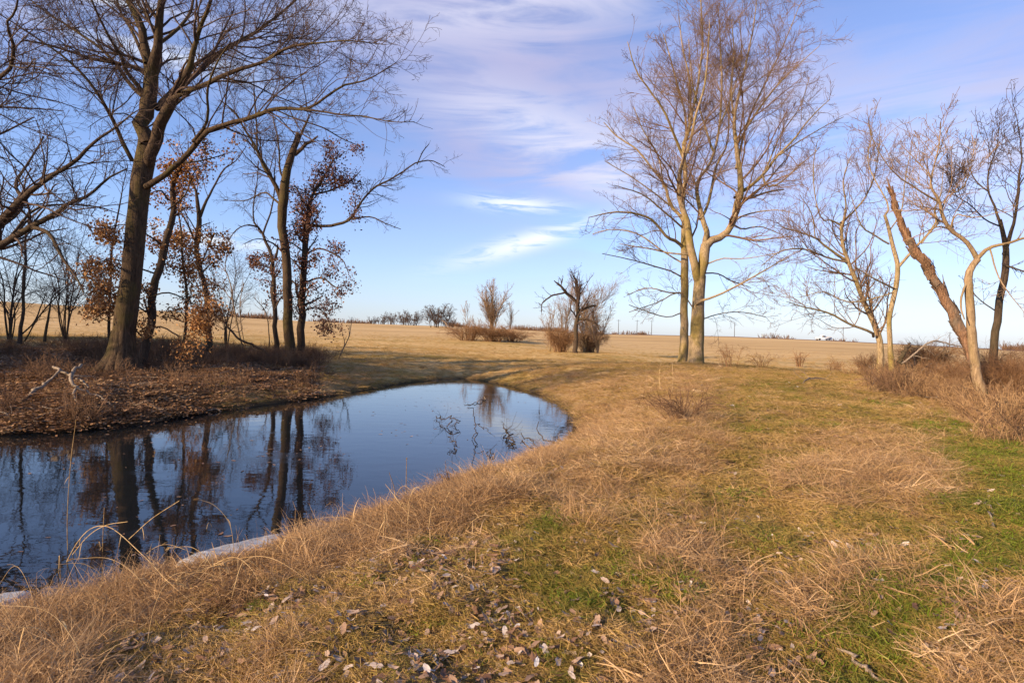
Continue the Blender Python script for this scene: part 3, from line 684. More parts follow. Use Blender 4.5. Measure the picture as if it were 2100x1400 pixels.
def middle_group():
    Y = 34.0; b = base_at(594, 742, Y)
    T = [L([(594, 765, 30), (594, 742, 24), (591, 650, 20), (588, 560, 19), (583, 480, 18), (582, 430, 20), (586, 400, 20), (592, 360, 17), (600, 320, 15), (608, 290, 13), (611, 272, 9)], Y, 0, False, rg, .15),
         L([(604, 318, 10), (622, 300, 9), (638, 290, 7), (652, 279, 4)], Y, -.5, True, rg), L([(607, 300, 8), (618, 270, 7), (628, 250, 6), (634, 236, 3)], Y, .5, True, rg),
         L([(584, 425, 13), (566, 380, 11), (545, 345, 10), (525, 300, 8), (500, 262, 6), (480, 228, 5), (450, 205, 3)], Y, -1.5, True, rg),
         L([(527, 305, 6), (526, 260, 5), (522, 200, 4), (520, 150, 2)], Y, -2, True, rg, base=-1), L([(584, 425, 8), (560, 408, 6), (540, 395, 5), (500, 412, 3), (460, 410, 2)], Y, 1.5, True, rg),
         L([(590, 380, 8), (575, 350, 6), (572, 300, 5), (560, 240, 3)], Y, 2, True, rg), L([(583, 520, 6), (560, 500, 5), (530, 490, 3), (500, 500, 2)], Y, -2, True, rg)]
    make_tree('broken_tree', 'tall bare tree with a snapped splintered top, twin of the red leaved one', 'tree', 121, b, T, S_MED, M['oak_bark'], M['twig_dark'])
    Y = 35.0; b = base_at(608, 740, Y)
    T = [L([(606, 765, 24), (607, 740, 19), (613, 670, 16), (622, 600, 15), (628, 540, 14), (631, 480, 13), (634, 450, 12), (640, 410, 9), (655, 380, 7), (672, 350, 5), (690, 320, 3)], Y, 0, True, rg, .3),
         L([(634, 462, 9), (665, 462, 8), (695, 459, 8), (722, 447, 7), (740, 415, 6), (768, 385, 6), (800, 370, 5), (830, 352, 4), (855, 335, 4), (885, 330, 3), (912, 342, 2)], Y, -2.5, True, rg),
         L([(722, 450, 5), (760, 445, 4), (790, 458, 3), (822, 470, 2)], Y, -1.5, True, rg, base=-1), L([(855, 338, 3), (868, 310, 3), (880, 295, 2)], Y, -3, True, rg, base=-2.2),
         L([(632, 520, 6), (660, 510, 5), (700, 530, 4), (715, 560, 2)], Y, -1.5, True, rg), L([(625, 580, 6), (660, 570, 5), (690, 590, 4), (710, 580, 2)], Y, -1.5, True, rg),
         L([(618, 640, 5), (650, 630, 4), (670, 650, 3), (680, 680, 2)], Y, -1.5, True, rg), L([(636, 430, 7), (615, 400, 5), (605, 380, 3)], Y, 1, True, rg), L([(640, 400, 6), (680, 390, 5), (720, 370, 4), (740, 350, 2)], Y, 1, True, rg),
         L([(628, 520, 5), (600, 500, 4), (560, 490, 3)], Y, -1.5, True, rg), L([(622, 590, 5), (595, 575, 4), (550, 560, 3), (530, 540, 2)], Y, 1.5, True, rg)]
    make_tree('red_oak', 'dark red leaved oak whose long bare arm reaches right over open sky', 'tree', 122, b, T,
              scaled(S_MED, 1.0, maxl=1.6), M['dark_bark'], M['twig_dark'], dict(n=10000, size=.125, spread=.2, mat=M['red_leaf'], src=[-1, -2], where=lambda p: (p[:, 0, 0] < -9.3)))
    Y = 37.0; b = base_at(567, 712, Y)
    T = [L([(567, 730, 14), (566, 700, 12), (563, 620, 11), (563, 560, 10), (560, 530, 9), (548, 495, 8), (535, 470, 7), (522, 455, 5), (520, 420, 4), (528, 370, 3), (530, 330, 2)], Y, 0, True, rg, .3),
         L([(562, 535, 8), (567, 515, 7), (570, 500, 4)], Y, 0, False, rg), L([(540, 478, 6), (553, 440, 5), (562, 400, 4), (565, 360, 2)], Y, 1, True, rg), L([(530, 465, 5), (510, 460, 4), (485, 470, 3), (465, 500, 2)], Y, -1, True, rg)]
    make_tree('forked_tree', 'thin forked bare tree just left of the snapped trunk', 'tree', 123, b, T, scaled(S_MED, .8, maxl=1.6), M['dark_bark'], M['twig_dark'],
              dict(n=900, size=.15, spread=.14, mat=M['red_leaf'], src=[-2], where=lambda p: p[:, 0, 2] < 7.5))
    for i, (px, py, pts, Y, lab, mt) in enumerate([
        (42, 690, [(40, 705, 13), (42, 680, 11), (47, 620, 9), (47, 580, 10), (51, 540, 8), (53, 490, 7), (60, 440, 5), (50, 380, 3)], 27, 'slim dark trunk standing alone near the left edge of the photo', 'dark_bark'),
        (95, 685, [(92, 700, 9), (96, 670, 8), (102, 635, 6), (108, 608, 4), (130, 590, 3), (160, 575, 2)], 28, 'short bent stump of a sapling, second stem from the left edge', 'dark_bark'),
        (500, 700, [(498, 715, 5), (488, 670, 4), (478, 620, 4), (474, 580, 3), (462, 550, 3), (468, 510, 2)], 36, 'spindly grey sapling in the gap left of the forked tree', 'tan_bark'),
        (497, 700, [(505, 715, 4), (497, 680, 3), (492, 640, 3), (494, 610, 2), (500, 580, 2)], 38, 'short wispy sapling between the crooked stem and forked tree', 'tan_bark'),
        (700, 738, [(694, 742, 5), (702, 720, 4), (712, 700, 3), (718, 680, 2), (722, 650, 2)], 36, 'wispy straw coloured sapling at the bend of the bank', 'tan_bark'),
        (553, 700, [(552, 712, 4), (550, 670, 3), (545, 640, 3), (530, 620, 2), (520, 610, 2)], 38, 'arched whip thin sapling tucked behind the forked tree', 'dark_bark')]):
        b = base_at(px, py, Y)
        T = [L(pts, Y, .3, True, rg, .3)]
        if i == 1: T += [L([(40, 690, 6), (70, 660, 5), (85, 625, 4), (95, 600, 3)], Y, 0, True, rg), L([(50, 700, 5), (80, 650, 5), (120, 605, 4), (145, 580, 2)], Y, 0, True, rg)]
        make_tree('sapling', lab, 'sapling', 130 + i, b, T, [dict(dens=1.8, ang=(20, 50), lf=(.3, .5), t0=.3, K=6, wig=.14, up=.06, rr=.6, minr=.007, maxl=2), dict(dens=2.2, ang=(25, 50), lf=(.3, .6), t0=.15, K=5, wig=.15, up=.04, rr=.6, minr=.0055)], M[mt], M['twig_dark' if i in (0, 1) else 'twig_tan'])
middle_group()

# --- the tall pair on the dam
def tall_pair():
    sp = [dict(dens=1.5, ang=(22, 60), lf=(.32, .58), t0=.12, K=9, wig=.12, up=.03, rr=.40, minr=.014, maxl=5.0),
          dict(dens=2.9, ang=(20, 50), lf=(.3, .6), t0=.1, K=7, wig=.13, up=.045, rr=.5, minr=.0095, maxl=2.4),
          dict(dens=3.0, ang=(22, 52), lf=(.38, .72), t0=.1, K=5, wig=.15, up=.03, rr=.6, minr=.009, maxl=1.4),
          dict(dens=2.5, ang=(25, 55), lf=(.45, .85), t0=.15, K=4, wig=.17, up=.02, rr=.8, minr=.0075, maxl=.9)]
    Y = 39.0; b = base_at(1397, 744, Y)
    T = [L([(1396, 762, 26), (1397, 744, 21), (1400, 690, 17), (1401, 620, 16), (1401, 560, 16), (1403, 500, 15), (1404, 450, 13)], Y, 0, False, rg, .1),
         L([(1404, 455, 12), (1398, 415, 11), (1404, 370, 11), (1402, 310, 10), (1412, 270, 9), (1420, 228, 8), (1434, 143, 6), (1441, 86, 5), (1438, 28, 4), (1436, -30, 2)], Y, -1, True, rg),
         L([(1403, 512, 9), (1385, 495, 9), (1367, 486, 8), (1344, 457, 7), (1321, 443, 6), (1264, 434, 5), (1207, 446, 2)], Y, -2.5, True, rg),
         L([(1404, 460, 10), (1392, 440, 9), (1378, 423, 9), (1366, 390, 8), (1356, 371, 7), (1333, 343, 6), (1304, 308, 5), (1264, 280, 4), (1238, 251, 2)], Y, 1.5, True, rg),
         L([(1402, 325, 9), (1396, 308, 8), (1380, 270, 7), (1361, 228, 6), (1333, 188, 5), (1304, 143, 4), (1287, 86, 2)], Y, -2, True, rg),
         L([(1408, 285, 7), (1405, 230, 6), (1388, 170, 5), (1375, 120, 4), (1360, 70, 2)], Y, 2.5, True, rg),
         L([(1414, 262, 6), (1416, 171, 5), (1400, 96, 4), (1392, 30, 2)], Y, 2, True, rg),
         L([(1402, 570, 5), (1375, 555, 4), (1340, 545, 4), (1290, 532, 3), (1235, 520, 2)], Y, -3, True, rg), L([(1402, 600, 4), (1372, 600, 4), (1330, 590, 3), (1285, 605, 2)], Y, 1, True, rg),
         L([(1401, 540, 5), (1360, 515, 4), (1310, 480, 4), (1255, 470, 3), (1215, 480, 2)], Y, 3, True, rg), L([(1400, 640, 4), (1370, 650, 3), (1330, 640, 3), (1290, 625, 2)], Y, -2, True, rg), L([(1404, 470, 6), (1370, 440, 5), (1320, 400, 4), (1260, 380, 2)], Y, -3, True, rg),
         L([(1378, 425, 5), (1340, 395, 4), (1290, 360, 3), (1240, 330, 2)], Y, 0, True, rg, base=1), L([(1360, 385, 5), (1350, 320, 4), (1320, 270, 3), (1300, 220, 2)], Y, 3, True, rg, base=1)]
    make_tree('tall_tree', 'tall bare tree with the slimmer straight trunk of the pair on the dam', 'tree', 141, b, T, sp, M['pale_bark'], M['twig_red'])
    Y = 37.5; b = base_at(1427, 746, Y)
    T = [L([(1427, 768, 44), (1427, 746, 36), (1429, 700, 30), (1431, 640, 27), (1433, 600, 25), (1436, 565, 24)], Y, 0, False, rg, .05),
         L([(1433, 575, 18), (1424, 545, 17), (1417, 505, 16), (1412, 446, 14), (1400, 408, 12), (1397, 370, 11), (1402, 330, 9), (1420, 290, 8), (1428, 240, 7), (1445, 180, 5), (1452, 110, 4), (1455, 40, 2)], Y, -1.5, True, rg),
         L([(1436, 570, 22), (1441, 535, 22), (1444, 510, 22), (1456, 496, 18), (1480, 482, 15), (1496, 452, 14), (1502, 420, 14), (1507, 395, 15), (1511, 350, 12), (1508, 300, 11), (1505, 250, 9), (1515, 190, 7), (1530, 130, 6), (1545, 60, 4), (1552, 0, 2)], Y, -.5, True, rg),
         L([(1444, 515, 16), (1446, 480, 13), (1436, 448, 12), (1428, 410, 10), (1427, 375, 9), (1448, 345, 8), (1462, 310, 7), (1474, 260, 6), (1480, 180, 5), (1478, 100, 4), (1474, 20, 2)], Y, 1.0, True, rg),
         L([(1444, 512, 14), (1448, 485, 12), (1450, 466, 8)], Y, -.6, False, rg),
         L([(1437, 450, 9), (1452, 420, 8), (1462, 380, 8), (1470, 340, 7), (1492, 300, 5), (1496, 230, 4), (1500, 150, 3)], Y, 2.5, True, rg),
         L([(1507, 402, 10), (1539, 382, 9), (1567, 356, 8), (1590, 326, 7), (1624, 291, 6), (1664, 240, 4), (1702, 204, 2)], Y, -1.5, True, rg),
         L([(1505, 405, 8), (1539, 406, 7), (1573, 394, 6), (1607, 389, 4)], Y, 2.0, True, rg), L([(1563, 358, 6), (1574, 383, 6), (1601, 374, 5), (1636, 343, 4), (1681, 303, 2)], Y, 0, True, rg, base=-1),
         L([(1600, 318, 5), (1640, 290, 4), (1690, 260, 3), (1730, 240, 2)], Y, 1, True, rg, base=-1), L([(1428, 632, 8), (1428, 620, 8), (1453, 611, 7), (1493, 594, 6), (1550, 563, 5), (1596, 537, 4), (1636, 514, 2)], Y, -2.5, True, rg),
         L([(1510, 345, 8), (1530, 260, 6), (1560, 190, 5), (1590, 130, 4), (1620, 60, 3), (1640, 10, 2)], Y, 1.5, True, rg), L([(1509, 300, 7), (1545, 240, 6), (1590, 180, 5), (1640, 130, 3), (1680, 95, 2)], Y, -2.5, True, rg),
         L([(1437, 560, 5), (1470, 560, 4), (1500, 575, 4), (1540, 590, 2)], Y, 2, True, rg), L([(1497, 455, 6), (1520, 470, 5), (1560, 465, 4), (1600, 480, 2)], Y, 1, True, rg),
         L([(1418, 520, 6), (1380, 520, 5), (1330, 510, 4), (1270, 500, 2)], Y, 3, True, rg), L([(1427, 640, 4), (1395, 600, 4), (1350, 620, 3), (1290, 640, 2)], Y, -2.5, True, rg),
         L([(1505, 250, 6), (1500, 180, 5), (1505, 110, 4), (1500, 40, 2)], Y, -2, True, rg),
         L([(1440, 545, 5), (1480, 530, 4), (1530, 530, 3), (1590, 520, 2)], Y, -3, True, rg), L([(1430, 660, 4), (1470, 645, 3), (1520, 640, 3), (1570, 650, 2)], Y, 2, True, rg), L([(1495, 460, 6), (1530, 440, 5), (1590, 430, 3), (1640, 440, 2)], Y, -2.5, True, rg),
         L([(1462, 310, 6), (1440, 240, 5), (1420, 170, 4), (1412, 80, 2)], Y, 3, True, rg), L([(1474, 260, 6), (1500, 200, 4), (1520, 120, 3), (1516, 40, 2)], Y, 3, True, rg), L([(1567, 356, 5), (1600, 280, 4), (1640, 220, 3), (1660, 160, 2)], Y, 1, True, rg, base=-1)]
    make_tree('tall_tree', 'tall bare tree with the thicker forked trunk of the pair on the dam', 'tree', 142, b, T, sp, M['pale_bark'], M['twig_red'])
tall_pair()

# --- the tangled trees at the right edge
S_R = [dict(dens=3.6, ang=(25, 65), lf=(.35, .7), t0=.22, K=9, wig=.13, up=.10, rr=.42, minr=.009, maxl=3.4),
       dict(dens=3.0, ang=(25, 58), lf=(.35, .65), t0=.1, K=7, wig=.15, up=.07, rr=.5, minr=.009, maxl=2.0),
       dict(dens=3.8, ang=(25, 60), lf=(.4, .7), t0=.1, K=5, wig=.16, up=.05, rr=.65, minr=.0075, maxl=.9)]
def right_group():
    Y = 29.0; b = base_at(1807, 768, Y)
    T = [L([(1806, 785, 22), (1808, 760, 17), (1806, 720, 15), (1800, 680, 14), (1787, 650, 13), (1775, 625, 12), (1755, 570, 11), (1740, 535, 10), (1728, 500, 9), (1725, 460, 9)], Y, 0, True, rg, .15),
         L([(1725, 458, 8), (1750, 435, 6), (1775, 405, 5), (1790, 370, 4), (1800, 330, 3), (1805, 280, 2)], Y, 1, True, rg), L([(1725, 462, 7), (1705, 452, 5), (1685, 448, 4), (1672, 400, 3), (1668, 340, 3), (1676, 290, 2)], Y, -1, True, rg),
         L([(1726, 470, 6), (1735, 420, 5), (1730, 370, 4), (1745, 320, 2)], Y, -1, True, rg),
         L([(1738, 535, 8), (1700, 510, 7), (1670, 487, 6), (1625, 472, 4), (1592, 462, 2)], Y, -1, True, rg), L([(1742, 538, 7), (1695, 527, 6), (1650, 510, 5), (1600, 515, 4), (1562, 545, 2)], Y, -2, True, rg),
         L([(1790, 690, 8), (1785, 681, 8), (1740, 665, 7), (1700, 642, 6), (1650, 630, 4), (1612, 618, 2)], Y, -2, True, rg), L([(1672, 490, 4), (1665, 440, 3), (1640, 400, 2)], Y, -1.5, True, rg, base=-.6)]
    make_tree('mossy_tree', 'leaning mossy tree whose low limbs sweep left toward the tall pair', 'tree', 151, b, T, S_R, M['pale_bark'], M['twig_red'])
    Y = 27.5; b = base_at(1832, 776, Y)
    T = [L([(1833, 795, 20), (1831, 772, 16), (1826, 720, 13), (1823, 670, 12), (1824, 640, 12), (1834, 595, 13), (1840, 550, 12), (1834, 520, 11), (1825, 480, 10), (1814, 440, 8)], Y, 0, False, rg, .15),
         L([(1815, 442, 7), (1822, 420, 5), (1800, 380, 4), (1780, 330, 3), (1790, 270, 2)], Y, 1, True, rg), L([(1840, 552, 9), (1870, 516, 8), (1900, 485, 7), (1920, 455, 6), (1917, 430, 5), (1930, 395, 3), (1935, 340, 2)], Y, -1, True, rg),
         L([(1836, 592, 7), (1812, 580, 6), (1790, 570, 5), (1752, 546, 3)], Y, -1, True, rg), L([(1823, 500, 6), (1790, 480, 5), (1765, 460, 4), (1745, 400, 2)], Y, -1, True, rg), L([(1832, 600, 5), (1800, 610, 4), (1740, 620, 4), (1690, 600, 3), (1640, 610, 2)], Y, 1.5, True, rg),
         L([(1826, 470, 5), (1850, 430, 4), (1856, 370, 3), (1870, 300, 2)], Y, 2, True, rg)]
    make_tree('mossy_tree', 'pale barked upright tree crossing in front of the dead leaning trunk', 'tree', 152, b, T, S_R, M['pale_bark'], M['twig_red'])
    Y = 19.0; b = base_at(2005, 790, Y)
    T = [L([(2020, 830, 30), (2003, 775, 26), (1988, 730, 24), (1966, 672, 23), (1942, 622, 22), (1912, 568, 21), (1886, 522, 21), (1866, 492, 15), (1850, 460, 13), (1836, 415, 10), (1826, 385, 7), (1818, 362, 2)], Y, .8, False, rg, .25)]
    T += [L([(1934, 604, 6), (1935, 580, 4), (1933, 563, 2)], Y, .4, False, base=.34)]
    root = empty('dead_tree', b, 'dead rust coloured trunk leaning steeply left with peeling bark and a spike top', 'tree')
    tb = Tubes()
    for q, (p, r, _) in enumerate(T[:1]): tb.add(p - b, r, 20, .30, 500 + q)
    tb.build('trunk', M['dead_wood'], root)
    tb = Tubes(); tb.add(T[1][0] - b, T[1][1], 8, .2, 7); tb.build('stub', M['dead_wood'], root)
    rng = np.random.default_rng(9); p, r, _ = T[0]   # loose plates of bark
    idx = np.zeros(170, int); t = rng.random(170) * .95; c, Tn, i, w = at_t(p, t, idx); U = unit(np.cross(Tn, rng.normal(size=(170, 3)))); rad_ = r[0][i][:, None]
    Wd = np.cross(Tn, U); s1 = rng.uniform(.03, .08, (170, 1)); s2 = rng.uniform(.08, .25, (170, 1)); c0 = c + U * rad_ * 1.02 - b
    v = np.stack([c0 - Wd * s1 - Tn * s2, c0 + Wd * s1 - Tn * s2 * .8, c0 + Wd * s1 * .8 + Tn * s2 + U * .05, c0 - Wd * s1 + Tn * s2 * .7 + U * .03], 1).reshape(-1, 3)
    mesh_np('bark_plates', v, np.arange(680).reshape(-1, 4), M['dead_wood'], root)
    Y = 17.0; b = base_at(2018, 815, Y)
    T = [L([(2022, 850, 34), (2017, 812, 27), (2008, 770, 23), (2000, 730, 21), (1994, 660, 20), (1987, 600, 19), (1985, 568, 18), (1992, 548, 16), (2005, 532, 16)], Y, 0, False, rg, .12),
         L([(2005, 535, 14), (1985, 502, 12), (1952, 472, 11), (1932, 440, 10), (1925, 412, 9), (1908, 385, 7), (1912, 350, 5), (1925, 300, 4), (1930, 250, 2)], Y, -.5, True, rg),
         L([(1926, 415, 7), (1900, 400, 6), (1870, 380, 5), (1840, 360, 4), (1812, 325, 3), (1790, 285, 3), (1780, 245, 2)], Y, -1, True, rg),
         L([(1930, 430, 7), (1945, 400, 5), (1975, 385, 4), (1990, 340, 3), (2000, 290, 2)], Y, 1, True, rg), L([(1950, 468, 7), (1960, 440, 5), (1990, 445, 4), (2030, 440, 3), (2080, 420, 2)], Y, -1, True, rg),
         L([(2004, 534, 12), (2025, 513, 11), (2060, 503, 9), (2100, 488, 8), (2150, 470, 4)], Y, -1, True, rg), L([(1985, 575, 7), (1974, 600, 7), (1970, 630, 6), (1978, 655, 4)], Y, -.3, False, rg),
         L([(1918, 440, 6), (1921, 458, 6), (1905, 478, 5), (1890, 500, 4)], Y, -.3, False, rg), L([(1912, 365, 4), (1880, 330, 3), (1850, 300, 2)], Y, 1.2, True, rg), L([(1948, 470, 6), (1925, 465, 5), (1890, 480, 3), (1850, 495, 2)], Y, 1, True, rg),
         L([(2030, 512, 6), (2045, 560, 5), (2060, 590, 4), (2100, 640, 2)], Y, -1.2, True, rg, base=-.4)]
    make_tree('crooked_tree', 'pale crooked tree with a dogleg fork, nearest trunk at the right edge', 'tree', 153, b, T, scaled(S_R, 1.15, maxl=1.7), M['tan_bark'], M['twig_tan'])
    Y = 20.0; b = base_at(2036, 770, Y)
    T = [L([(2032, 850, 26), (2036, 770, 20), (2040, 700, 18), (2048, 630, 17), (2056, 570, 17), (2060, 520, 15), (2056, 480, 12), (2050, 450, 11)], Y, 0, False, rg, .12),
         L([(2051, 455, 9), (2040, 420, 7), (2028, 395, 6), (2030, 350, 5), (2045, 300, 3), (2050, 250, 2)], Y, 1, True, rg), L([(2058, 522, 12), (2070, 485, 11), (2080, 455, 9), (2088, 400, 8), (2090, 360, 7), (2096, 325, 5), (2090, 270, 3), (2080, 220, 2)], Y, -1, True, rg),
         L([(2052, 465, 6), (2020, 450, 5), (1990, 420, 4), (1960, 400, 3), (1940, 350, 2)], Y, -2, True, rg), L([(2058, 540, 8), (2080, 550, 7), (2110, 560, 4)], Y, -1, True, rg), L([(2090, 380, 5), (2120, 340, 4), (2150, 300, 2)], Y, 1, True, rg),
         L([(2029, 395, 5), (2000, 370, 4), (1985, 330, 3), (1990, 280, 2)], Y, 1, True, rg), L([(2046, 640, 5), (2010, 615, 4), (1980, 580, 3)], Y, 1, True, rg)]
    make_tree('dark_tree', 'dark upright bare tree standing right behind the pale crooked one', 'tree', 154, b, T, scaled(S_R, 1.35, maxl=1.7), M['dark_bark'], M['twig_dark'])
right_group()

# --- procedural trees: upright many-stemmed crowns of the middle distance
def free_tree(name, label, cat_, seed, base, h, stems, spread, bark_m, twig_m, r0=.12, spec=None, group=None, low=0.0):
    rng = np.random.default_rng(seed); T = []
    for k in range(stems):
        a = rng.uniform(0, 2 * np.pi); s = spread * rng.uniform(.25, 1) if stems > 1 else spread * .15
        o = np.array([math.cos(a), math.sin(a), 0]); hh = h * rng.uniform(.72, 1.0)
        b0 = np.array(base) + o * low * rng.random()
        pts = np.array([b0 - [0, 0, .3], b0 + o * s * .12 + [0, 0, hh * .25], b0 + o * s * .4 + [0, 0, hh * .55], b0 + o * s * .75 + [0, 0, hh * .8], b0 + o * s + [0, 0, hh]])
        pts[1:] += rng.normal(size=(4, 3)) * h * .018
        rr = r0 * rng.uniform(.6, 1)
        Q = resample(np.c_[pts, [rr, rr * .8, rr * .55, rr * .35, rr * .15]], 14)
        T.append((Q[None, :, :3], Q[None, :, 3], True))
    spec = spec or [dict(dens=3.0, ang=(18, 42), lf=(.25, .5), t0=.2, K=7, wig=.1, up=.10, rr=.5, minr=.024, maxl=h * .4), dict(dens=2.4, ang=(20, 45), lf=(.3, .6), t0=.1, K=5, wig=.12, up=.06, rr=.6, minr=.015), dict(dens=2.0, ang=(20, 45), lf=(.4, .7), t0=.1, K=4, wig=.12, up=.04, rr=.7, minr=.012)]
    return make_tree(name, label, cat_, seed, base, T, spec, bark_m, twig_m, group=group)
left_thicket_later()

def mid_trees():
    # gnarled dead trunk on its mound with young stems behind it
    Y = 64.0; b = base_at(1181, 722, Y)
    T = [L([(1178, 735, 20), (1180, 718, 14), (1182, 690, 12), (1183, 660, 12), (1187, 633, 11), (1187, 610, 9), (1184, 585, 7), (1178, 570, 4), (1173, 561, 2)], Y, 0, True, rg, .2),
         L([(1187, 625, 10), (1170, 607, 9), (1160, 597, 8), (1150, 588, 6), (1143, 582, 5), (1136, 575, 2)], Y, -1, True, rg), L([(1160, 599, 6), (1147, 603, 5), (1133, 606, 5), (1120, 614, 4), (1112, 622, 3), (1110, 640, 2)], Y, -1, True, rg),
         L([(1188, 636, 9), (1200, 632, 8), (1217, 627, 6), (1222, 626, 3)], Y, 0, True, rg), L([(1186, 655, 8), (1200, 655, 7), (1217, 662, 5), (1226, 672, 4), (1234, 684, 2)], Y, -1, True, rg)]
    make_tree('gnarled_tree', 'black gnarled dead tree with a hooked top on a brushy mound', 'tree', 161, b, T,
              [dict(dens=2.6, ang=(25, 65), lf=(.3, .6), t0=.35, K=7, wig=.15, up=.12, rr=.4, minr=.022, maxl=3.2), dict(dens=2.8, ang=(20, 50), lf=(.3, .6), t0=.1, K=5, wig=.15, up=.08, rr=.6, minr=.017)], M['dark_bark'], M['twig_dark'])
    thin = [dict(dens=3.6, ang=(15, 40), lf=(.25, .45), t0=.15, K=6, wig=.12, up=.05, rr=.5, minr=.015, maxl=3), dict(dens=3.4, ang=(18, 48), lf=(.35, .65), t0=.1, K=4, wig=.14, up=.03, rr=.7, minr=.012)]
    for i, (px, py, Y, h, st, sp, lab) in enumerate([
        (1158, 705, 68, 8.0, 5, 1.6, 'slim twin stemmed young tree just left of the gnarled one'),
        (1198, 705, 69, 9.0, 9, 4.0, 'bushy young tree fanning out behind the gnarled one'),
        (1128, 705, 68, 6.0, 4, 1.4, 'wispy young tree at the left end of the brushy mound'),
        (1226, 706, 66, 6.0, 8, 2.4, 'low spreading young tree at the right end of the mound')]):
        b = base_at(px, py, Y); free_tree('young_tree', lab, 'tree', 170 + i, b, h, st, sp, M['tan_bark'], M['twig_tan'], .06, thin)
    for i, (px, py, Y, h, st, sp, lab, r0) in enumerate([
        (1010, 697, 92, 8.8, 11, 3.3, 'many stemmed vase shaped tree, tallest on the far brushy island', .13),
        (1045, 697, 93, 6.8, 2, .8, 'slim bare tree just right of the vase shaped one', .07),
        (957, 693, 94, 6.0, 2, .9, 'slim bare tree at the left of the far brushy island', .06),
        (975, 696, 92, 3.4, 3, .8, 'stubby bare sapling between the slim and vase shaped trees', .05)]):
        b = base_at(px, py, Y); free_tree('field_tree', lab, 'tree', 180 + i, b, h, st, sp, M['tan_bark'], M['twig_tan'], r0)
    dome = [dict(dens=2.0, ang=(25, 60), lf=(.3, .5), t0=.1, K=6, wig=.13, up=.05, rr=.5, minr=.05, maxl=5), dict(dens=2.2, ang=(25, 60), lf=(.3, .6), t0=.1, K=4, wig=.16, up=.03, rr=.6, minr=.042), dict(dens=2.2, ang=(25, 60), lf=(.4, .7), t0=.1, K=3, wig=.16, up=.02, rr=.7, minr=.036)]
    for i, (px, Y, h, st, sp, lab) in enumerate([
        (897, 185, 7.2, 14, 4.2, 'rounded dense thicket tree standing alone behind the pale log'),
        (846, 215, 5.6, 12, 3.6, 'second largest rounded thicket, next left of the lone one'),
        (826, 225, 4.6, 8, 2.6, 'low thicket tucked between two rounded thickets'),
        (802, 232, 4.8, 10, 3.2, 'flat topped thicket in the middle of the far hedge'),
        (781, 240, 3.6, 8, 2.6, 'small thicket second from the left end of the hedge'),
        (762, 246, 3.2, 7, 2.2, 'smallest thicket at the left end of the far hedge'),
        (921, 200, 3.2, 7, 2.2, 'low scrub at the right foot of the lone thicket tree')]):
        d = ray(px, 690); x = d[0] / d[1] * Y; b = np.array([x, Y, gz(x, Y)])
        free_tree('thicket', lab, 'thicket', 190 + i, b, h, st + 6, sp, M['dark_bark'], M['twig_dark'], .10, dome, low=sp * .8)
mid_trees()

def far_treeline():
    rng = np.random.default_rng(77); T = Tubes()
    for px0, px1, n, hh in ((100, 330, 40, 4.0), (470, 560, 46, 7.0), (640, 760, 40, 5.0), (925, 960, 18, 5), (1050, 1160, 34, 5), (1225, 1330, 14, 4), (1560, 1620, 5, 5), (1700, 1760, 5, 4), (2060, 2200, 20, 6)):
        for px in rng.uniform(px0, px1, n):
            Y = rng.uniform(300, 330); d = ray(px, 690); x = d[0] / d[1] * Y; z = gz(x, Y) - .5; h = hh * rng.uniform(.5, 1.0) + .6
            m = 26; a = rng.uniform(0, 2 * np.pi, m); e = rng.uniform(.5, 1.5, m)
            D = np.stack([np.cos(a) * np.cos(e), np.sin(a) * np.cos(e), np.sin(e)], 1)
            s = np.array([x, Y, z]) + rng.normal(size=(m, 3)) * [h * .25, h * .25, 0]
            q = np.linspace(0, 1, 3)[None, :, None]; P = s[:, None] + D[:, None] * q * (h * rng.uniform(.6, 1, m))[:, None, None]
            T.add(P, np.tile([[.16, .12, .07]], (m, 1)), 3)
    o = T.build('distant_woods', M['brush_dark']); tag(o, 'grey brown line of far off woods along the field horizon', 'woods', kind='stuff')
far_treeline()

# ------------------------------------------------------------------ shade trees beyond the left edge
def shade_trees():
    sp = [dict(dens=1.3, ang=(25, 60), lf=(.3, .5), t0=.15, K=6, wig=.13, up=.04, rr=.5, minr=.025, maxl=5), dict(dens=1.9, ang=(25, 60), lf=(.3, .6), t0=.1, K=5, wig=.16, up=.02, rr=.6, minr=.018), dict(dens=2.8, ang=(25, 60), lf=(.45, .8), t0=.1, K=4, wig=.16, up=.01, rr=.8, minr=.016)]
    for i, (x, y, h, s, lab) in enumerate([(-36, 15, 15, 6, 'bare tree shading the left bank, beyond the photo edge by the pond'), (-44, 12, 17, 7, 'broad bare tree farther out beyond the left edge of the photo'),
                                     (-42, 22, 15, 7, 'bare tree at the field side beyond the left edge'), (-50, 27, 17, 7, 'rearmost bare tree beyond the left edge, by the rising field'),
                                     (-40, 33, 13, 6, 'bare tree on the field corner beyond the left edge')]):
        b = np.array([x, y, gz(x, y)])
        free_tree('shade_tree', lab, 'tree', 210 + i, b, h, 11, s, M['dark_bark'], M['twig_dark'], .28, sp)
shade_trees()

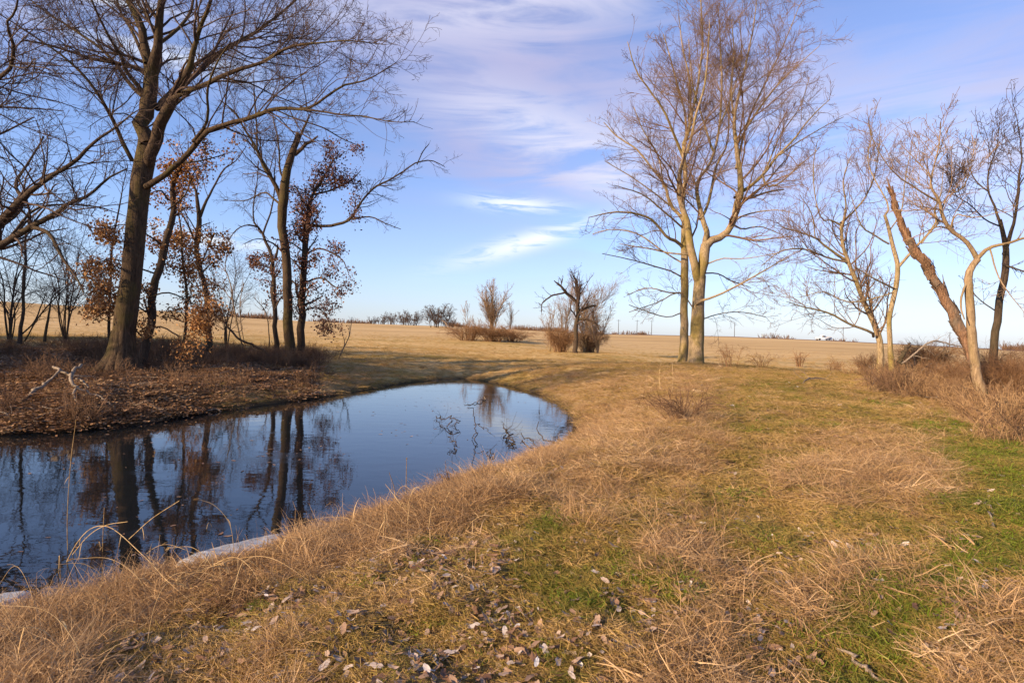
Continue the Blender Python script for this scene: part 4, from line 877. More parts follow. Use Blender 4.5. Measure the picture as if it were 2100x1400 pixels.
# ------------------------------------------------------------------ fallen wood
def branch_thing(name, label, paths, mat_, seed=0, lift=0.0, twigs=True, cat_='branch', group=None, fixed_z=None, wr=1.0, up=.02, Y=None):
    """paths: [[(px,py,width_px,height above ground)...]]"""
    rng = np.random.default_rng(seed); sets = []
    for pa in paths:
        A = []
        for px, py, w, h in pa:
            if Y is not None: g = at(px, py, Y)
            elif fixed_z is not None:
                d = ray(px, py); t = (fixed_z + h - ZC) / d[2]; g = np.array([0, 0, ZC]) + d * t
            else: g = ground(px, py, h)
            A.append((*g, max(w, .8) * .5 * g[1] / F * wr * (.5 if fixed_z is not None else .7)))
        Q = resample(np.array(A), max(8, 4 * len(A))); n = len(Q)
        Q[:, :3] += rng.normal(size=(n, 3)) * (Q[:, 3:4] * .3 + (.035 if fixed_z is not None else .012))
        sets.append((Q[None, :, :3], Q[None, :, 3]))
    b = sets[0][0][0, 0].copy()
    T = Tubes()
    for q, (p, r) in enumerate(sets): T.add(p - b, r, 8, .10, seed + q)
    if twigs:
        P, Rr = cat(sets, 12); T2 = T
        p1, r1 = grow(rng, P, Rr, 3.0 if fixed_z is not None else 1.8, (30, 70), (.2, .45), .1, 6, .25, up, .5, .004, 1.2)
        p2, r2 = grow(rng, p1, r1, 2.5, (30, 60), (.3, .6), .2, 4, .2, up, .6, .003)
        T2.add(p1 - b, r1, 4); T2.add(p2 - b, r2, 3)
    root = T.build(name, mat_); root.location = Vector([float(q) for q in b]); tag(root, label, cat_, group)
    return root
def fallen():
    g = M['grey_wood']
    branch_thing('fallen_branch', 'large pale forked dead branch propped up on the left bank', [
        [(38, 830, 11, 0), (71, 802, 10, .1), (100, 781, 8, .3), (112, 769, 7, .45), (124, 757, 8, .6), (107, 751, 7, .65)],
        [(167, 748, 9, .6), (150, 760, 9, .5), (145, 778, 9, .4), (156, 793, 8, .3), (152, 810, 7, .15), (164, 828, 6, 0)],
        [(155, 793, 6, .3), (190, 807, 6, .2), (214, 819, 5, .1), (238, 838, 4, 0)], [(157, 776, 4, .35), (171, 781, 5, .3), (184, 796, 4, .2)], [(124, 757, 7, .55), (146, 770, 7, .45)]], g, 1)
    branch_thing('fallen_branch', 'thin pale stick lying on the bank right of the massive trunk', [[(338, 805, 5, .05), (360, 811, 5, .05), (395, 820, 3, .03)]], g, 2)
    branch_thing('fallen_branch', 'curved pale stick at the water edge below the oak saplings', [[(424, 842, 4, .1), (440, 838, 5, .1), (458, 848, 4, .02)]], g, 3, twigs=False)
    branch_thing('fallen_branch', 'short pale stick on the bank below the crooked grey stem', [[(632, 812, 4, .1), (652, 803, 4, .12), (664, 812, 3, .03)]], g, 4, twigs=False)
    branch_thing('fallen_branch', 'long dark fallen limb slanting down from the crooked stem to the bank', [[(437, 645, 5, 2.2), (465, 665, 6, 1.6), (490, 694, 6, 1.0), (535, 714, 6, .4), (555, 735, 5, 0)]], M['dark_bark'], 5, Y=31)
    branch_thing('fallen_branch', 'half buried dark log right of the massive trunk', [[(365, 762, 6, .05), (395, 755, 6, .08), (418, 754, 5, .03)]], M['dark_bark'], 6, twigs=False)
    branch_thing('fallen_branch', 'faint grey log lying behind the half buried dark one', [[(450, 765, 4, .05), (480, 757, 4, .08), (508, 751, 3, .03)]], g, 7, twigs=False)
    branch_thing('fallen_branch', 'long thin stick running down the lower left bank to the water', [[(150, 826, 3, .05), (120, 838, 3, .05), (80, 856, 3, .05), (30, 868, 3, .03)]], g, 8)
    branch_thing('fallen_branch', 'broken stick at the far left edge of the bank', [[(0, 843, 5, .1), (12, 850, 5, .06), (24, 857, 4, .02)]], g, 9)
    branch_thing('fallen_log', 'pale broken log leaning in the brush of the far island', [[(907, 656, 4, 2.6), (922, 670, 5, 1.5), (940, 686, 6, .1)]], g, 10, cat_='log', twigs=False, Y=88)
    branch_thing('fallen_log', 'dark log slanting down the right side of the far island', [[(1027, 669, 4, 2.0), (1045, 681, 5, 1.1), (1072, 697, 4, .1)]], M['dead_wood'], 11, cat_='log', twigs=False, Y=89)
    branch_thing('fallen_branch', 'grey arching branch between the mossy trees and crooked tree', [[(1850, 745, 5, .5), (1880, 722, 5, .9), (1908, 700, 5, 1.3), (1940, 703, 4, 1.2), (1975, 712, 3, .9)]], g, 12, Y=24)
    branch_thing('stump', 'short dark broken stump leaning behind the mossy trees', [[(1843, 745, 12, 0), (1852, 725, 11, .5), (1862, 708, 9, 1.0), (1868, 703, 3, 1.1)]], M['dark_bark'], 13, cat_='stump', twigs=False, Y=26)
    branch_thing('fallen_branch', 'bleached forked branch on the grass at the foot of the crooked tree', [[(2003, 802, 5, .35), (2025, 818, 6, .2), (2044, 832, 6, .12), (2055, 850, 6, .05), (2054, 868, 4, 0)], [(2045, 832, 4, .12), (2052, 826, 3, .2), (2056, 812, 3, .3)]], g, 14)
    branch_thing('fallen_branch', 'thin tan branch lying in the brush right of the mossy trees', [[(1865, 762, 3, .3), (1885, 772, 4, .2), (1905, 783, 4, .15), (1933, 776, 3, .2)]], g, 15)
    branch_thing('fallen_branch', 'pale curved sticks at the right foot of the mossy trees', [[(1643, 787, 3, .05), (1662, 775, 4, .15), (1690, 776, 3, .12)], [(1788, 790, 3, .1), (1800, 776, 4, .2), (1812, 768, 3, .3)]], g, 16)
    branch_thing('fallen_branch', 'weathered stick lying on the bright green grass at right', [[(2028, 1022, 4, .02), (2030, 1045, 5, .03), (2034, 1062, 6, .03), (2038, 1080, 8, .03)]], g, 17, twigs=False)
    branch_thing('fallen_branch', 'pale splintered stick at the bottom of the photo beside green grass', [[(1725, 1337, 7, .03), (1750, 1355, 10, .04), (1775, 1370, 12, .05), (1815, 1398, 9, .03)]], g, 18, twigs=False)
    # drowned branches standing out of the pond
    w = M['dark_bark']
    for i, (lab, paths) in enumerate([
        ('bent dark branch sticking out of the pond, left of the other drowned ones', [[(893, 858, 2, .0), (910, 857, 3, .15), (930, 858, 4, .22), (943, 866, 4, .12), (930, 872, 3, .0)], [(930, 860, 3, .2), (922, 870, 3, .08), (898, 874, 2, -.02)]]),
        ('upright spray of dark twigs in the middle of the pond', [[(975, 905, 4, -.05), (978, 880, 4, .25), (972, 850, 3, .6), (962, 826, 2, .9)], [(978, 885, 3, .2), (965, 900, 2, 0)], [(976, 870, 3, .35), (1000, 880, 2, .3), (1010, 890, 2, .2)]]),
        ('jagged drowned branch right of the upright spray', [[(1030, 868, 2, .2), (1036, 880, 4, .12), (1045, 896, 5, .1), (1055, 912, 4, 0)], [(1038, 884, 3, .12), (1055, 905, 3, .1), (1063, 915, 2, 0)]]),
        ('long arched branch reaching from the right shore into the pond', [[(1180, 890, 6, .12), (1150, 905, 5, .2), (1128, 905, 5, .25), (1110, 895, 4, .3), (1100, 870, 3, .5)], [(1150, 904, 4, .2), (1135, 912, 4, .1), (1120, 930, 2, 0)]]),
        ('low dark branch lying on the water in front of the arched one', [[(1068, 893, 3, .05), (1085, 902, 4, .08), (1100, 911, 3, .05), (1112, 917, 2, .02)]]),
        ('small forked twig poking from the pond nearest the camera', [[(933, 918, 2, .0), (931, 908, 3, .1), (920, 898, 2, .15)], [(931, 908, 3, .1), (942, 926, 2, .0)]]),
        ('thin curled twig on the water below the jagged branch', [[(1000, 935, 2, .0), (1008, 925, 3, .08), (1013, 930, 3, .05), (1005, 940, 2, 0)]])]):
        branch_thing('drowned_branch', lab, paths, w, 30 + i, fixed_z=0.0, group='drowned branches in the pond', cat_='branch', up=-.02)
    branch_thing('drowned_branch', 'pale floating stick at the far end of the pond', [[(955, 829, 3, .03), (975, 825, 3, .05), (998, 816, 3, .04)]], g, 40, fixed_z=0.0, twigs=False, group='drowned branches in the pond')
fallen()

# ------------------------------------------------------------------ bushes and brambles
def bush(label, px, py, h, w, n, mat_, seed, Y=None, name='bush', spec=None):
    rng = np.random.default_rng(seed)
    b = ground(px, py) if Y is None else base_at(px, py, Y)
    T = []
    for k in range(n):
        a = rng.uniform(0, 2 * np.pi); o = np.array([math.cos(a), math.sin(a), 0]); s = w * rng.uniform(.1, 1); hh = h * rng.uniform(.5, 1)
        b0 = b + np.array([math.cos(a), math.sin(a), 0]) * w * .35 * rng.random(); b0[2] = b[2] - .05
        droop = rng.uniform(-.1, .5)
        pts = np.array([b0, b0 + o * s * .2 + [0, 0, hh * .5], b0 + o * s * .6 + [0, 0, hh * .95], b0 + o * s + [0, 0, hh * (1 - droop * .6)]]); pts[1:] += rng.normal(size=(3, 3)) * h * .05
        Q = resample(np.c_[pts, np.array([.007, .006, .0045, .003]) * max(1, b[1] / 22)], 8); T.append((Q[None, :, :3], Q[None, :, 3], True))
    b[2] = gz(b[0], b[1])
    root = empty(name, b, label, name.replace('_', ' ')); tb = Tubes(); P, Rr = cat([(p, r) for p, r, _ in T], 8); tb.add(P - b, Rr, 4)
    tb.build('stems', mat_, root); t2 = Tubes()
    sc = max(1.0, b[1] / 20) ** .75
    p1, r1 = grow(rng, P, Rr, 7.0 / sc, (25, 65), (.3, .6), .15, 5, .2, .03, .6, .004 * sc); t2.add(p1 - b, r1, 3)
    p2, r2 = grow(rng, p1, r1, 7.0 / sc, (25, 65), (.3, .6), .1, 4, .2, .0, .7, .003 * sc); t2.add(p2 - b, r2, 3)
    t2.build('crown', mat_, root)
def bushes():
    for i, (lab, px, py, h, w, n, m) in enumerate([
        ('dry rusty bush in front of the far field, left of the mossy trees', 1640, 752, 1.7, .9, 26, 'brush'),
        ('small thorny dry bush beside the thicker tall trunk', 1498, 755, 1.5, 1.0, 16, 'brush'),
        ('rusty leafless bush hugging the left foot of the mossy trees', 1772, 765, 1.9, 1.4, 60, 'brush'),
        ('dense tangled brown bush between mossy trees and dead trunk', 1902, 775, 2.0, 2.0, 110, 'brush'),
        ('low rusty bush behind the bleached forked branch', 1955, 800, 1.3, 1.4, 80, 'brush'),
        ('dense brown bush wrapped round the foot of the dark tree', 2055, 830, 1.8, 1.3, 110, 'brush_dark'),
        ('rusty bush cut off by the right edge of the photo', 2095, 845, 1.6, 1.1, 90, 'brush'),
        ('dry bush under the low sweeping limbs of the mossy tree', 1715, 758, 1.2, 1.1, 24, 'brush'),
        ('small dry tuft bush between the tall pair and thorny bush', 1560, 755, 1.0, .9, 20, 'brush'),
        ('purplish twiggy bush on the near bank against the water', 925, 1012, .36, .16, 30, 'brush_dark'),
        ('rounded twiggy clump on the dam slope below the tall pair', 1405, 862, .6, .9, 50, 'brush_dark'),
        ('brown bush spread over the left half of the brushy mound', 1150, 722, 2.8, 2.6, 110, 'brush'),
        ('brown bush spread over the right half of the brushy mound', 1205, 722, 2.6, 2.6, 110, 'brush_dark'),
        ('low brown brush at the left end of the far island', 960, 698, 2.2, 4.0, 90, 'brush'),
        ('brown brush round the vase shaped tree on the far island', 1010, 700, 2.4, 3.6, 100, 'brush'),
        ('low brown brush at the right end of the far island', 1050, 700, 1.7, 3.4, 80, 'brush'),
        ('tangle of fallen twigs in the dip at the bend of the bank', 655, 745, .9, 1.6, 40, 'brush_dark')]):
        bush(lab, px, py, h, w, n, M[m], 300 + i)
bushes()

# ------------------------------------------------------------------ scattered ground cover
def ribbon(rng, n, length, width, disc, tilt, bend, K=4, z0=0.0, lay=0.0):
    """n grass blades -> verts, faces, rnd"""
    a = rng.uniform(0, 2 * np.pi, n); rr = disc * np.sqrt(rng.random(n))
    b = np.stack([rr * np.cos(a), rr * np.sin(a), np.full(n, -.01) + z0 * rng.random(n)], 1)
    h = rng.uniform(0, 2 * np.pi, n); tl = np.radians(rng.uniform(*tilt, n))
    L_ = length * rng.uniform(.45, 1.1, n); d = np.stack([np.cos(h) * np.sin(tl), np.sin(h) * np.sin(tl), np.cos(tl)], 1)
    hd = np.stack([np.cos(h), np.sin(h), np.zeros(n)], 1)
    P = [b]; dd = d
    bn = rng.uniform(*bend, n)[:, None]
    for k in range(K - 1):
        b = b + dd * (L_ / (K - 1))[:, None]; P.append(b)
        dd = unit(dd + hd * bn * .5 - np.array([0, 0, 1]) * bn + rng.normal(size=(n, 3)) * .12)
    P = np.stack(P, 1); P[:, :, 2] = np.maximum(P[:, :, 2], .004)
    side = unit(np.cross(d, rng.normal(size=(n, 3))))[:, None, :]
    w = width * rng.uniform(.6, 1.2, n)[:, None, None] * np.linspace(1, .25, K)[None, :, None]
    V = np.stack([P - side * w * .5, P + side * w * .5], 2)
    i = np.arange(n * K * 2).reshape(n, K, 2)
    Fc = np.stack([i[:, :-1, 0], i[:, :-1, 1], i[:, 1:, 1], i[:, 1:, 0]], -1).reshape(-1, 4)
    return V.reshape(-1, 3), Fc, np.repeat(rng.random(n), K * 2)
def leaf_proto(rng, lobed=True):
    n = 14; a = np.linspace(0, 2 * np.pi, n, endpoint=False)
    r = .5 * (1 + .13 * np.cos(a * 5 + .4) * (1 if lobed else .1) + .05 * rng.normal(size=n)); x = r * np.cos(a) * rng.uniform(.36, .62); y = r * np.sin(a) * 1.1
    cu = rng.uniform(-.8, .9); cv = rng.uniform(-.5, .6)
    z = cu * x ** 2 + cv * y ** 2 * .8 + .03 * rng.normal(size=n) + .03
    V = np.vstack([np.c_[x, y, z], [[0, 0, .005]]])
    Fc = []
    for k in range(n):
        Fc.append((k, (k + 1) % n, n))
    V[:, 2] += 0.1
    return V, np.array(Fc), np.full(len(V), rng.random())
def protos(name, items, mat_):
    c = bpy.data.collections.new(name)
    for k, (v, f, r) in enumerate(items):
        o = mesh_np(name, v, f, mat_, link=False, attrs={'rnd': r}); c.objects.link(o)
    return c
def scatter(name, label, cat_, P, rot, scl, idx, tint, coll):
    me = bpy.data.meshes.new(name); n = len(P)
    me.vertices.add(n); me.vertices.foreach_set('co', np.ascontiguousarray(P, np.float32).ravel())
    for k, t, v in (('rot', 'FLOAT_VECTOR', rot), ('scl', 'FLOAT_VECTOR', scl), ('idx', 'INT', idx), ('tint', 'FLOAT', tint)):
        a = me.attributes.new(k, t, 'POINT')
        v = np.ascontiguousarray(v, np.int32 if t == 'INT' else np.float32)
        a.data.foreach_set('vector' if t == 'FLOAT_VECTOR' else 'value', v.ravel())
    o = bpy.data.objects.new(name, me); COL.objects.link(o); tag(o, label, cat_, kind='stuff')
    g = bpy.data.node_groups.new(name, 'GeometryNodeTree')
    g.interface.new_socket('Geometry', in_out='INPUT', socket_type='NodeSocketGeometry'); g.interface.new_socket('Geometry', in_out='OUTPUT', socket_type='NodeSocketGeometry')
    N = g.nodes.new; Lk = g.links.new
    gi = N('NodeGroupInput'); go = N('NodeGroupOutput'); ci = N('GeometryNodeCollectionInfo'); ci.inputs['Collection'].default_value = coll
    ci.inputs['Separate Children'].default_value = True; ci.inputs['Reset Children'].default_value = True
    mp = N('GeometryNodeMeshToPoints'); Lk(gi.outputs[0], mp.inputs[0])
    iop = N('GeometryNodeInstanceOnPoints'); Lk(mp.outputs[0], iop.inputs['Points']); Lk(ci.outputs[0], iop.inputs['Instance']); iop.inputs['Pick Instance'].default_value = True
    def na(nm, dt):
        q = N('GeometryNodeInputNamedAttribute'); q.data_type = dt; q.inputs[0].default_value = nm; return q.outputs[0]
    Lk(na('idx', 'INT'), iop.inputs['Instance Index']); Lk(na('scl', 'FLOAT_VECTOR'), iop.inputs['Scale'])
    e = N('FunctionNodeEulerToRotation'); Lk(na('rot', 'FLOAT_VECTOR'), e.inputs[0]); Lk(e.outputs[0], iop.inputs['Rotation'])
    Lk(iop.outputs[0], go.inputs[0])
    md = o.modifiers.new('scatter', 'NODES'); md.node_group = g
    return o
def spots(rng, n, r0, r1, azw=0.95):
    r = np.exp(rng.uniform(math.log(r0), math.log(r1), n)); a = rng.uniform(-azw, azw, n)
    x = r * np.sin(a); y = r * np.cos(a); d = sdf(x, y); k = d > 0.04
    x, y, d = x[k], y[k], d[k]; z = height(x, y)
    return np.stack([x, y, z], 1), d
C_ = lambda c, k: sum(c[:, CATS.index(q)] for q in k)
def place(name, label, cat_, coll, nproto, rng, P, keep, base, pw, tint, tilt=.15, zs=(.8, 1.3), sink=0.0):
    P = P[keep]; tint = tint[keep]; n = len(P); r = np.hypot(P[:, 0], P[:, 1])
    s = base * (np.maximum(r, 2) / 3.0) ** pw * rng.uniform(.7, 1.3, n)
    zsc = rng.uniform(*zs, n) * (np.maximum(r, 3) / 3.0) ** (-pw * .55)
    rot = np.stack([rng.normal(size=n) * tilt, rng.normal(size=n) * tilt, rng.uniform(0, 6.283, n)], 1)
    Q = P.copy(); Q[:, 2] -= sink
    scatter(name, label, cat_, Q, rot, np.stack([s, s, s * zsc], 1), rng.integers(0, nproto, n), np.clip(tint, 0, 1), coll)
    return n
def ice_gap(P):
    px, py, _w = proj(P)
    g = np.random.default_rng(8).random(len(P)) < .9
    return (((px > 345) & (px < 620) & (py > 1085) & (py < 1262 - .30 * (px - 345))) | ((px < 90) & (py > 1190) & (py < 1262))) & g
def ground_cover():
    rng = np.random.default_rng(21)
    # short winter turf, olive to tan
    items = [ribbon(rng, 56, .065, .004, .10, (20, 92), (.1, .7)) for _ in range(5)]
    col = protos('turf_tuft', items, M['turf'])
    P, d = spots(rng, 95000, 1.6, 60); c = cover(P); nz = fbm(P[:, 0] * 1.7, P[:, 1] * 1.7, 3); nz2 = fbm(P[:, 0] * 6, P[:, 1] * 6, 2)
    w = C_(c, 'og') * 1.0 + C_(c, 'l') * np.clip(.45 + 2.0 * nz, .1, .9) + C_(c, 's') * .7 + C_(c, 'f') * .3 + C_(c, 'r') * .15
    tint = .74 + 1.0 * nz + .7 * nz2 - .34 * C_(c, 'g') + .14 * C_(c, 's') + .05 * C_(c, 'f') + .04 * C_(c, 'l')
    place('short_grass', 'short matted olive and tan winter grass on the dam', 'grass', col, 5, rng, P, rng.random(len(P)) < w, 1.0, .55, tint)
    rm = np.random.default_rng(61); Pm, dm = spots(rm, 60000, 27, 120, .8); cm = cover(Pm); nm = fbm(Pm[:, 0] * .5, Pm[:, 1] * .5, 3); nm2 = fbm(Pm[:, 0] * .12, Pm[:, 1] * .25, 3)
    wm = (C_(cm, 'fos') * .9 + C_(cm, 'b') * .15) * np.clip(.6 + 2.5 * nm, .05, 1) * (1 - sm(np.hypot(Pm[:, 0], Pm[:, 1]), 70, 120) * .8)
    place('meadow_grass', 'olive and tan tussocky grass of the meadow behind the pond', 'grass', col, 5, rm, Pm, rm.random(len(Pm)) < wm, 1.5, .12, .86 + .7 * nm + .9 * nm2, .1, (.9, 1.9))
    # bright green weeds
    items = []
    for _ in range(4):
        v, f, r = ribbon(rng, 70, .05, .007, .10, (0, 80), (.0, .6), K=3); items.append((v, f, r))
    col = protos('green_tuft', items, M['green'])
    P, d = spots(rng, 60000, 1.6, 40); c = cover(P, .6); nz = fbm(P[:, 0] * 2.3 + 9, P[:, 1] * 2.3, 3)
    px, py, _w = proj(P)
    spots_px = [(1340, 1185, 60, 28), (1185, 1240, 45, 30), (1420, 1215, 70, 22), (1700, 1265, 90, 45), (1850, 1250, 120, 50), (1800, 1350, 130, 30), (1985, 1160, 90, 40), (1950, 880, 90, 18), (2030, 930, 90, 30), (2080, 980, 60, 30),
                (1830, 1125, 60, 14), (1800, 1030, 45, 12), (1840, 830, 60, 6), (1560, 790, 40, 5), (1120, 1065, 60, 12), (1480, 1020, 60, 12), (1510, 1150, 30, 12), (900, 1280, 25, 10), (1130, 1330, 40, 20), (850, 1290, 20, 8), (700, 1065, 20, 8), (880, 1110, 30, 8), (540, 1240, 30, 10), (1580, 1110, 40, 14), (2080, 1080, 60, 60)]
    sp = np.zeros(len(P))
    for a, b, ra, rb in spots_px: sp = np.maximum(sp, np.exp(-(((px - a) / ra) ** 2 + ((py - b) / rb) ** 2)))
    w = np.clip(sp * 1.0 + C_(c, 'g') * .22 + 1.3 * nz - .26, 0, .7) * (C_(c, 'sSrb') < .75) + C_(c, 'og') * .04
    place('green_weeds', 'bright green low weeds and fresh grass in patches', 'weeds', col, 4, rng, P, rng.random(len(P)) < w, .9, .5, .58 + 1.0 * nz + .15 * rng.random(len(P)))
    # matted tan straw
    items = []
    for k in range(7):   # broken blades of mixed length and width, tangled, a few upright
        a = [ribbon(rng, 34, .11, .004, .20, (30, 98), (.0, .5), K=3, z0=.05), ribbon(rng, 22, .22, .0055, .20, (62, 100), (-.15, .5), K=5, z0=.07),
             ribbon(rng, 6, .34, .010, .16, (72, 100), (-.1, .3), K=5, z0=.09), ribbon(rng, 4, .26, .004, .12, (15, 60), (.1, .5), K=5)]
        o_ = 0; vs, fs, rs = [], [], []
        for v, f, r_ in a: vs.append(v); fs.append(f + o_); rs.append(r_); o_ += len(v)
        items.append((np.vstack(vs), np.vstack(fs), np.concatenate(rs)))
    col = protos('straw_mat', items, M['straw'])
    P, d = spots(rng, 85000, 1.6, 50); c = cover(P); nz = fbm(P[:, 0] * 1.1 + 40, P[:, 1] * 1.1, 3); nz2 = fbm(P[:, 0] * 5 + 4, P[:, 1] * 5, 2)
    px, py, _w = proj(P); sp = np.zeros(len(P))
    for a, b, ra, rb in [(1440, 1350, 95, 55), (1380, 1150, 80, 30), (1530, 1190, 40, 20), (1690, 1230, 60, 55), (2030, 1360, 90, 45), (1480, 1310, 60, 50), (1330, 1380, 90, 20), (1780, 1215, 120, 12)]:
        sp = np.maximum(sp, np.exp(-(((px - a) / ra) ** 2 + ((py - b) / rb) ** 2)))
    w = np.clip(C_(c, 's') * .42 + C_(c, 'S') * .8 + sp * .8 + C_(c, 'r') * .35 + C_(c, 'b') * .16 * (nz > -.05) + C_(c, 'f') * .12 + np.clip(nz * 1.2 - .05, 0, 1) * C_(c, 'ol') * .6, 0, 1)
    lod = np.clip(np.hypot(P[:, 0], P[:, 1]) / 7, .22, 1)
    keep = rng.random(len(P)) < w * lod
    w = w * np.clip(.55 + 3.2 * nz2, .12, 1)
    keep = rng.random(len(P)) < w * lod
    place('matted_straw', 'matted tan dead grass lying in tangled swirls', 'dry grass', col, 7, rng, P, keep, .60, .30, .46 + .9 * nz + .7 * nz2 - .12 * C_(c, 'S') + .1 * C_(c, 's'), .22, (.8, 1.5))
    # standing dry grass on the pond bank
    items = [ribbon(rng, 60, .40, .0045, .15, (5, 60), (.05, .6), K=6) for _ in range(4)] + [ribbon(rng, 60, .34, .006, .18, (35, 88), (.1, .7), K=6) for _ in range(4)]
    col = protos('bank_tuft', items, M['straw'])
    P, d = spots(rng, 42000, 2.2, 34); c = cover(P, .8); nz = fbm(P[:, 0] * 1.0 + 70, P[:, 1] * 1.0, 3)
    w = np.clip(C_(c, 'S') * .85 + C_(c, 's') * .22 * (d < 7) + C_(c, 'r') * .2, 0, 1) * np.clip(.75 + 2.2 * nz, .15, 1)
    lod = np.clip(np.hypot(P[:, 0], P[:, 1]) / 8, .25, 1)
    w *= sm(d, .12, .5)
    place('bank_grass', 'pinkish tan standing dead grass along the near pond bank', 'dry grass', col, 8, rng, P, (rng.random(len(P)) < w * lod) & ~ice_gap(P), .82, .18, .42 + .9 * nz + .2 * rng.random(len(P)), .18, (.7, 1.15), .01)
    # tussocks: domed clumps of old grass that cast their own shade
    items = []
    for k in range(5):
        a = [ribbon(rng, 150, .30, .0042, .13, (0, 80), (.12, .6), K=5), ribbon(rng, 60, .20, .005, .22, (50, 98), (.0, .4), K=4), ribbon(rng, 14, .42, .0035, .10, (0, 45), (.05, .5), K=6)]
        o_ = 0; vs, fs, rs = [], [], []
        for v, f, r_ in a: vs.append(v); fs.append(f + o_); rs.append(r_); o_ += len(v)
        items.append((np.vstack(vs), np.vstack(fs), np.concatenate(rs)))
    col = protos('tussock', items, M['straw'])
    P, d = spots(rng, 9000, 2.0, 30); c = cover(P, .8); nz = fbm(P[:, 0] * .9 + 11, P[:, 1] * .9 + 60, 3)
    w = np.clip(C_(c, 'S') * .95 * np.clip(np.hypot(P[:, 0], P[:, 1]) / 7, .6, 1) + C_(c, 's') * .35 + C_(c, 'r') * .3 + C_(c, 'b') * .10 + C_(c, 'lo') * .03, 0, 1) * np.clip(.5 + 3.0 * nz, .03, 1) * sm(d, .25, .7)
    place('grass_tussocks', 'rough domed clumps of brown and tan dead grass along the bank', 'dry grass', col, 5, rng, P, (rng.random(len(P)) < w) & ~ice_gap(P) & ~((P[:, 0] > -.5) & (np.hypot(P[:, 0], P[:, 1]) < 4.2)), 1.05, .22, .32 + .8 * nz + .25 * rng.random(len(P)), .15, (.5, .95), .02)
    # fallen leaves
    items = [leaf_proto(rng, k % 2 == 0) for k in range(8)]
    col = protos('dry_leaf', items, M['litter'])
    P, d = spots(rng, 60000, 1.6, 26); c = cover(P, .5); nz = fbm(P[:, 0] * 2.0 + 90, P[:, 1] * 2.0, 3)
    w = np.clip(C_(c, 'l') * .8 * (1 + .7 * nz) + C_(c, 'o') * .16 + C_(c, 'g') * .14 + C_(c, 's') * .07 + C_(c, 'S') * .05, 0, 1)
    rr = np.hypot(P[:, 0], P[:, 1]); w *= np.clip(rr / 5, .45, 1)
    Q = P[rng.random(len(P)) < w]; n = len(Q); r = np.hypot(Q[:, 0], Q[:, 1]); s = .054 * (np.maximum(r, 2) / 3) ** .25 * rng.uniform(.4, 1.35, n)
    rot = np.stack([rng.normal(size=n) * .35, rng.normal(size=n) * .35, rng.uniform(0, 6.283, n)], 1); Q[:, 2] += rng.uniform(-.005, .035, n)
    scatter('fallen_leaves', 'curled grey and brown fallen leaves strewn over the near grass', 'leaves', Q, rot, np.stack([s, s, s], 1), rng.integers(0, 8, n), rng.random(n), col)
    # dark brown litter of the left bank
    items = []
    for k in range(5):
        vs = []; fs = []; rs = []; o_ = 0
        for j in range(64):
            v, f, r_ = leaf_proto(rng, True); an = rng.uniform(0, 6.28); ca, sa = math.cos(an), math.sin(an); q = rng.normal(size=2) * .24
            tl = rng.normal() * .5; v = v * rng.uniform(.035, .085); v[:, 2] += v[:, 0] * tl; x_ = v[:, 0] * ca - v[:, 1] * sa + q[0]; y_ = v[:, 0] * sa + v[:, 1] * ca + q[1]
            vs.append(np.c_[x_, y_, v[:, 2]]); fs.append(f + o_); rs.append(np.full(len(v), rng.random())); o_ += len(v)
        v1, f1, r1 = np.vstack(vs), np.vstack(fs), np.concatenate(rs)
        v2, f2, r2 = ribbon(rng, 34, .20, .006, .28, (50, 98), (.0, .5), K=4)
        f2 = f2 + len(v1); f1q = np.c_[f1, f1[:, :1]][:, :3]
        items.append((np.vstack([v1, v2]), [f1q, f2], np.concatenate([r1, r2])))
    col = protos('litter_patch', items, M['brown_litter'])
    P, d = spots(rng, 46000, 9, 48); c = cover(P, .6); nz = fbm(P[:, 0] * .9, P[:, 1] * .9, 3)
    w = C_(c, 'b') * .85 + C_(c, 'r') * .35
    place('leaf_litter', 'dark brown leaf litter and twigs under the left bank trees', 'leaf litter', col, 5, rng, P, rng.random(len(P)) < w, .55, .35, .45 + .8 * nz + .2 * rng.random(len(P)), .1, (.9, 1.6))
    items = []
    for k in range(6):
        rb = np.random.default_rng(800 + k); n = 1; q = np.linspace(0, 1, 7); L_ = rb.uniform(.35, 1.2)
        p0 = np.c_[(q - .5) * L_, .06 * rb.normal(size=7).cumsum() * L_, .03 + .05 * rb.random(7)][None]; r0 = (.006 + .012 * rb.random()) * (1 - .6 * q)[None]
        t = Tubes(); t.add(p0, r0, 5); p1, r1 = grow(rb, p0, r0, 4, (25, 60), (.25, .5), .2, 4, .2, .02, .6, .004); t.add(p1, r1, 3)
        v = np.vstack(t.V); items.append((v, np.vstack(t.F), np.full(len(v), .5)))
    col = protos('stick', items, M['grey_wood'])
    P, d = spots(rng, 6000, 9, 42); c = cover(P, .6); P = P[rng.random(len(P)) < C_(c, 'b') * .28 + C_(c, 'r') * .08 + C_(c, 'S') * .0]; n = len(P); sc_ = rng.uniform(.5, 1.5, n)
    scatter('fallen_twigs', 'small grey sticks and twigs strewn over the brown litter', 'twigs', P + [0, 0, .03], np.stack([rng.normal(size=n) * .12, rng.normal(size=n) * .12, rng.uniform(0, 6.28, n)], 1), np.stack([sc_] * 3, 1), rng.integers(0, 6, n), rng.random(n), col)
    # undergrowth: thin dry stems behind the trees on both sides
    items = []
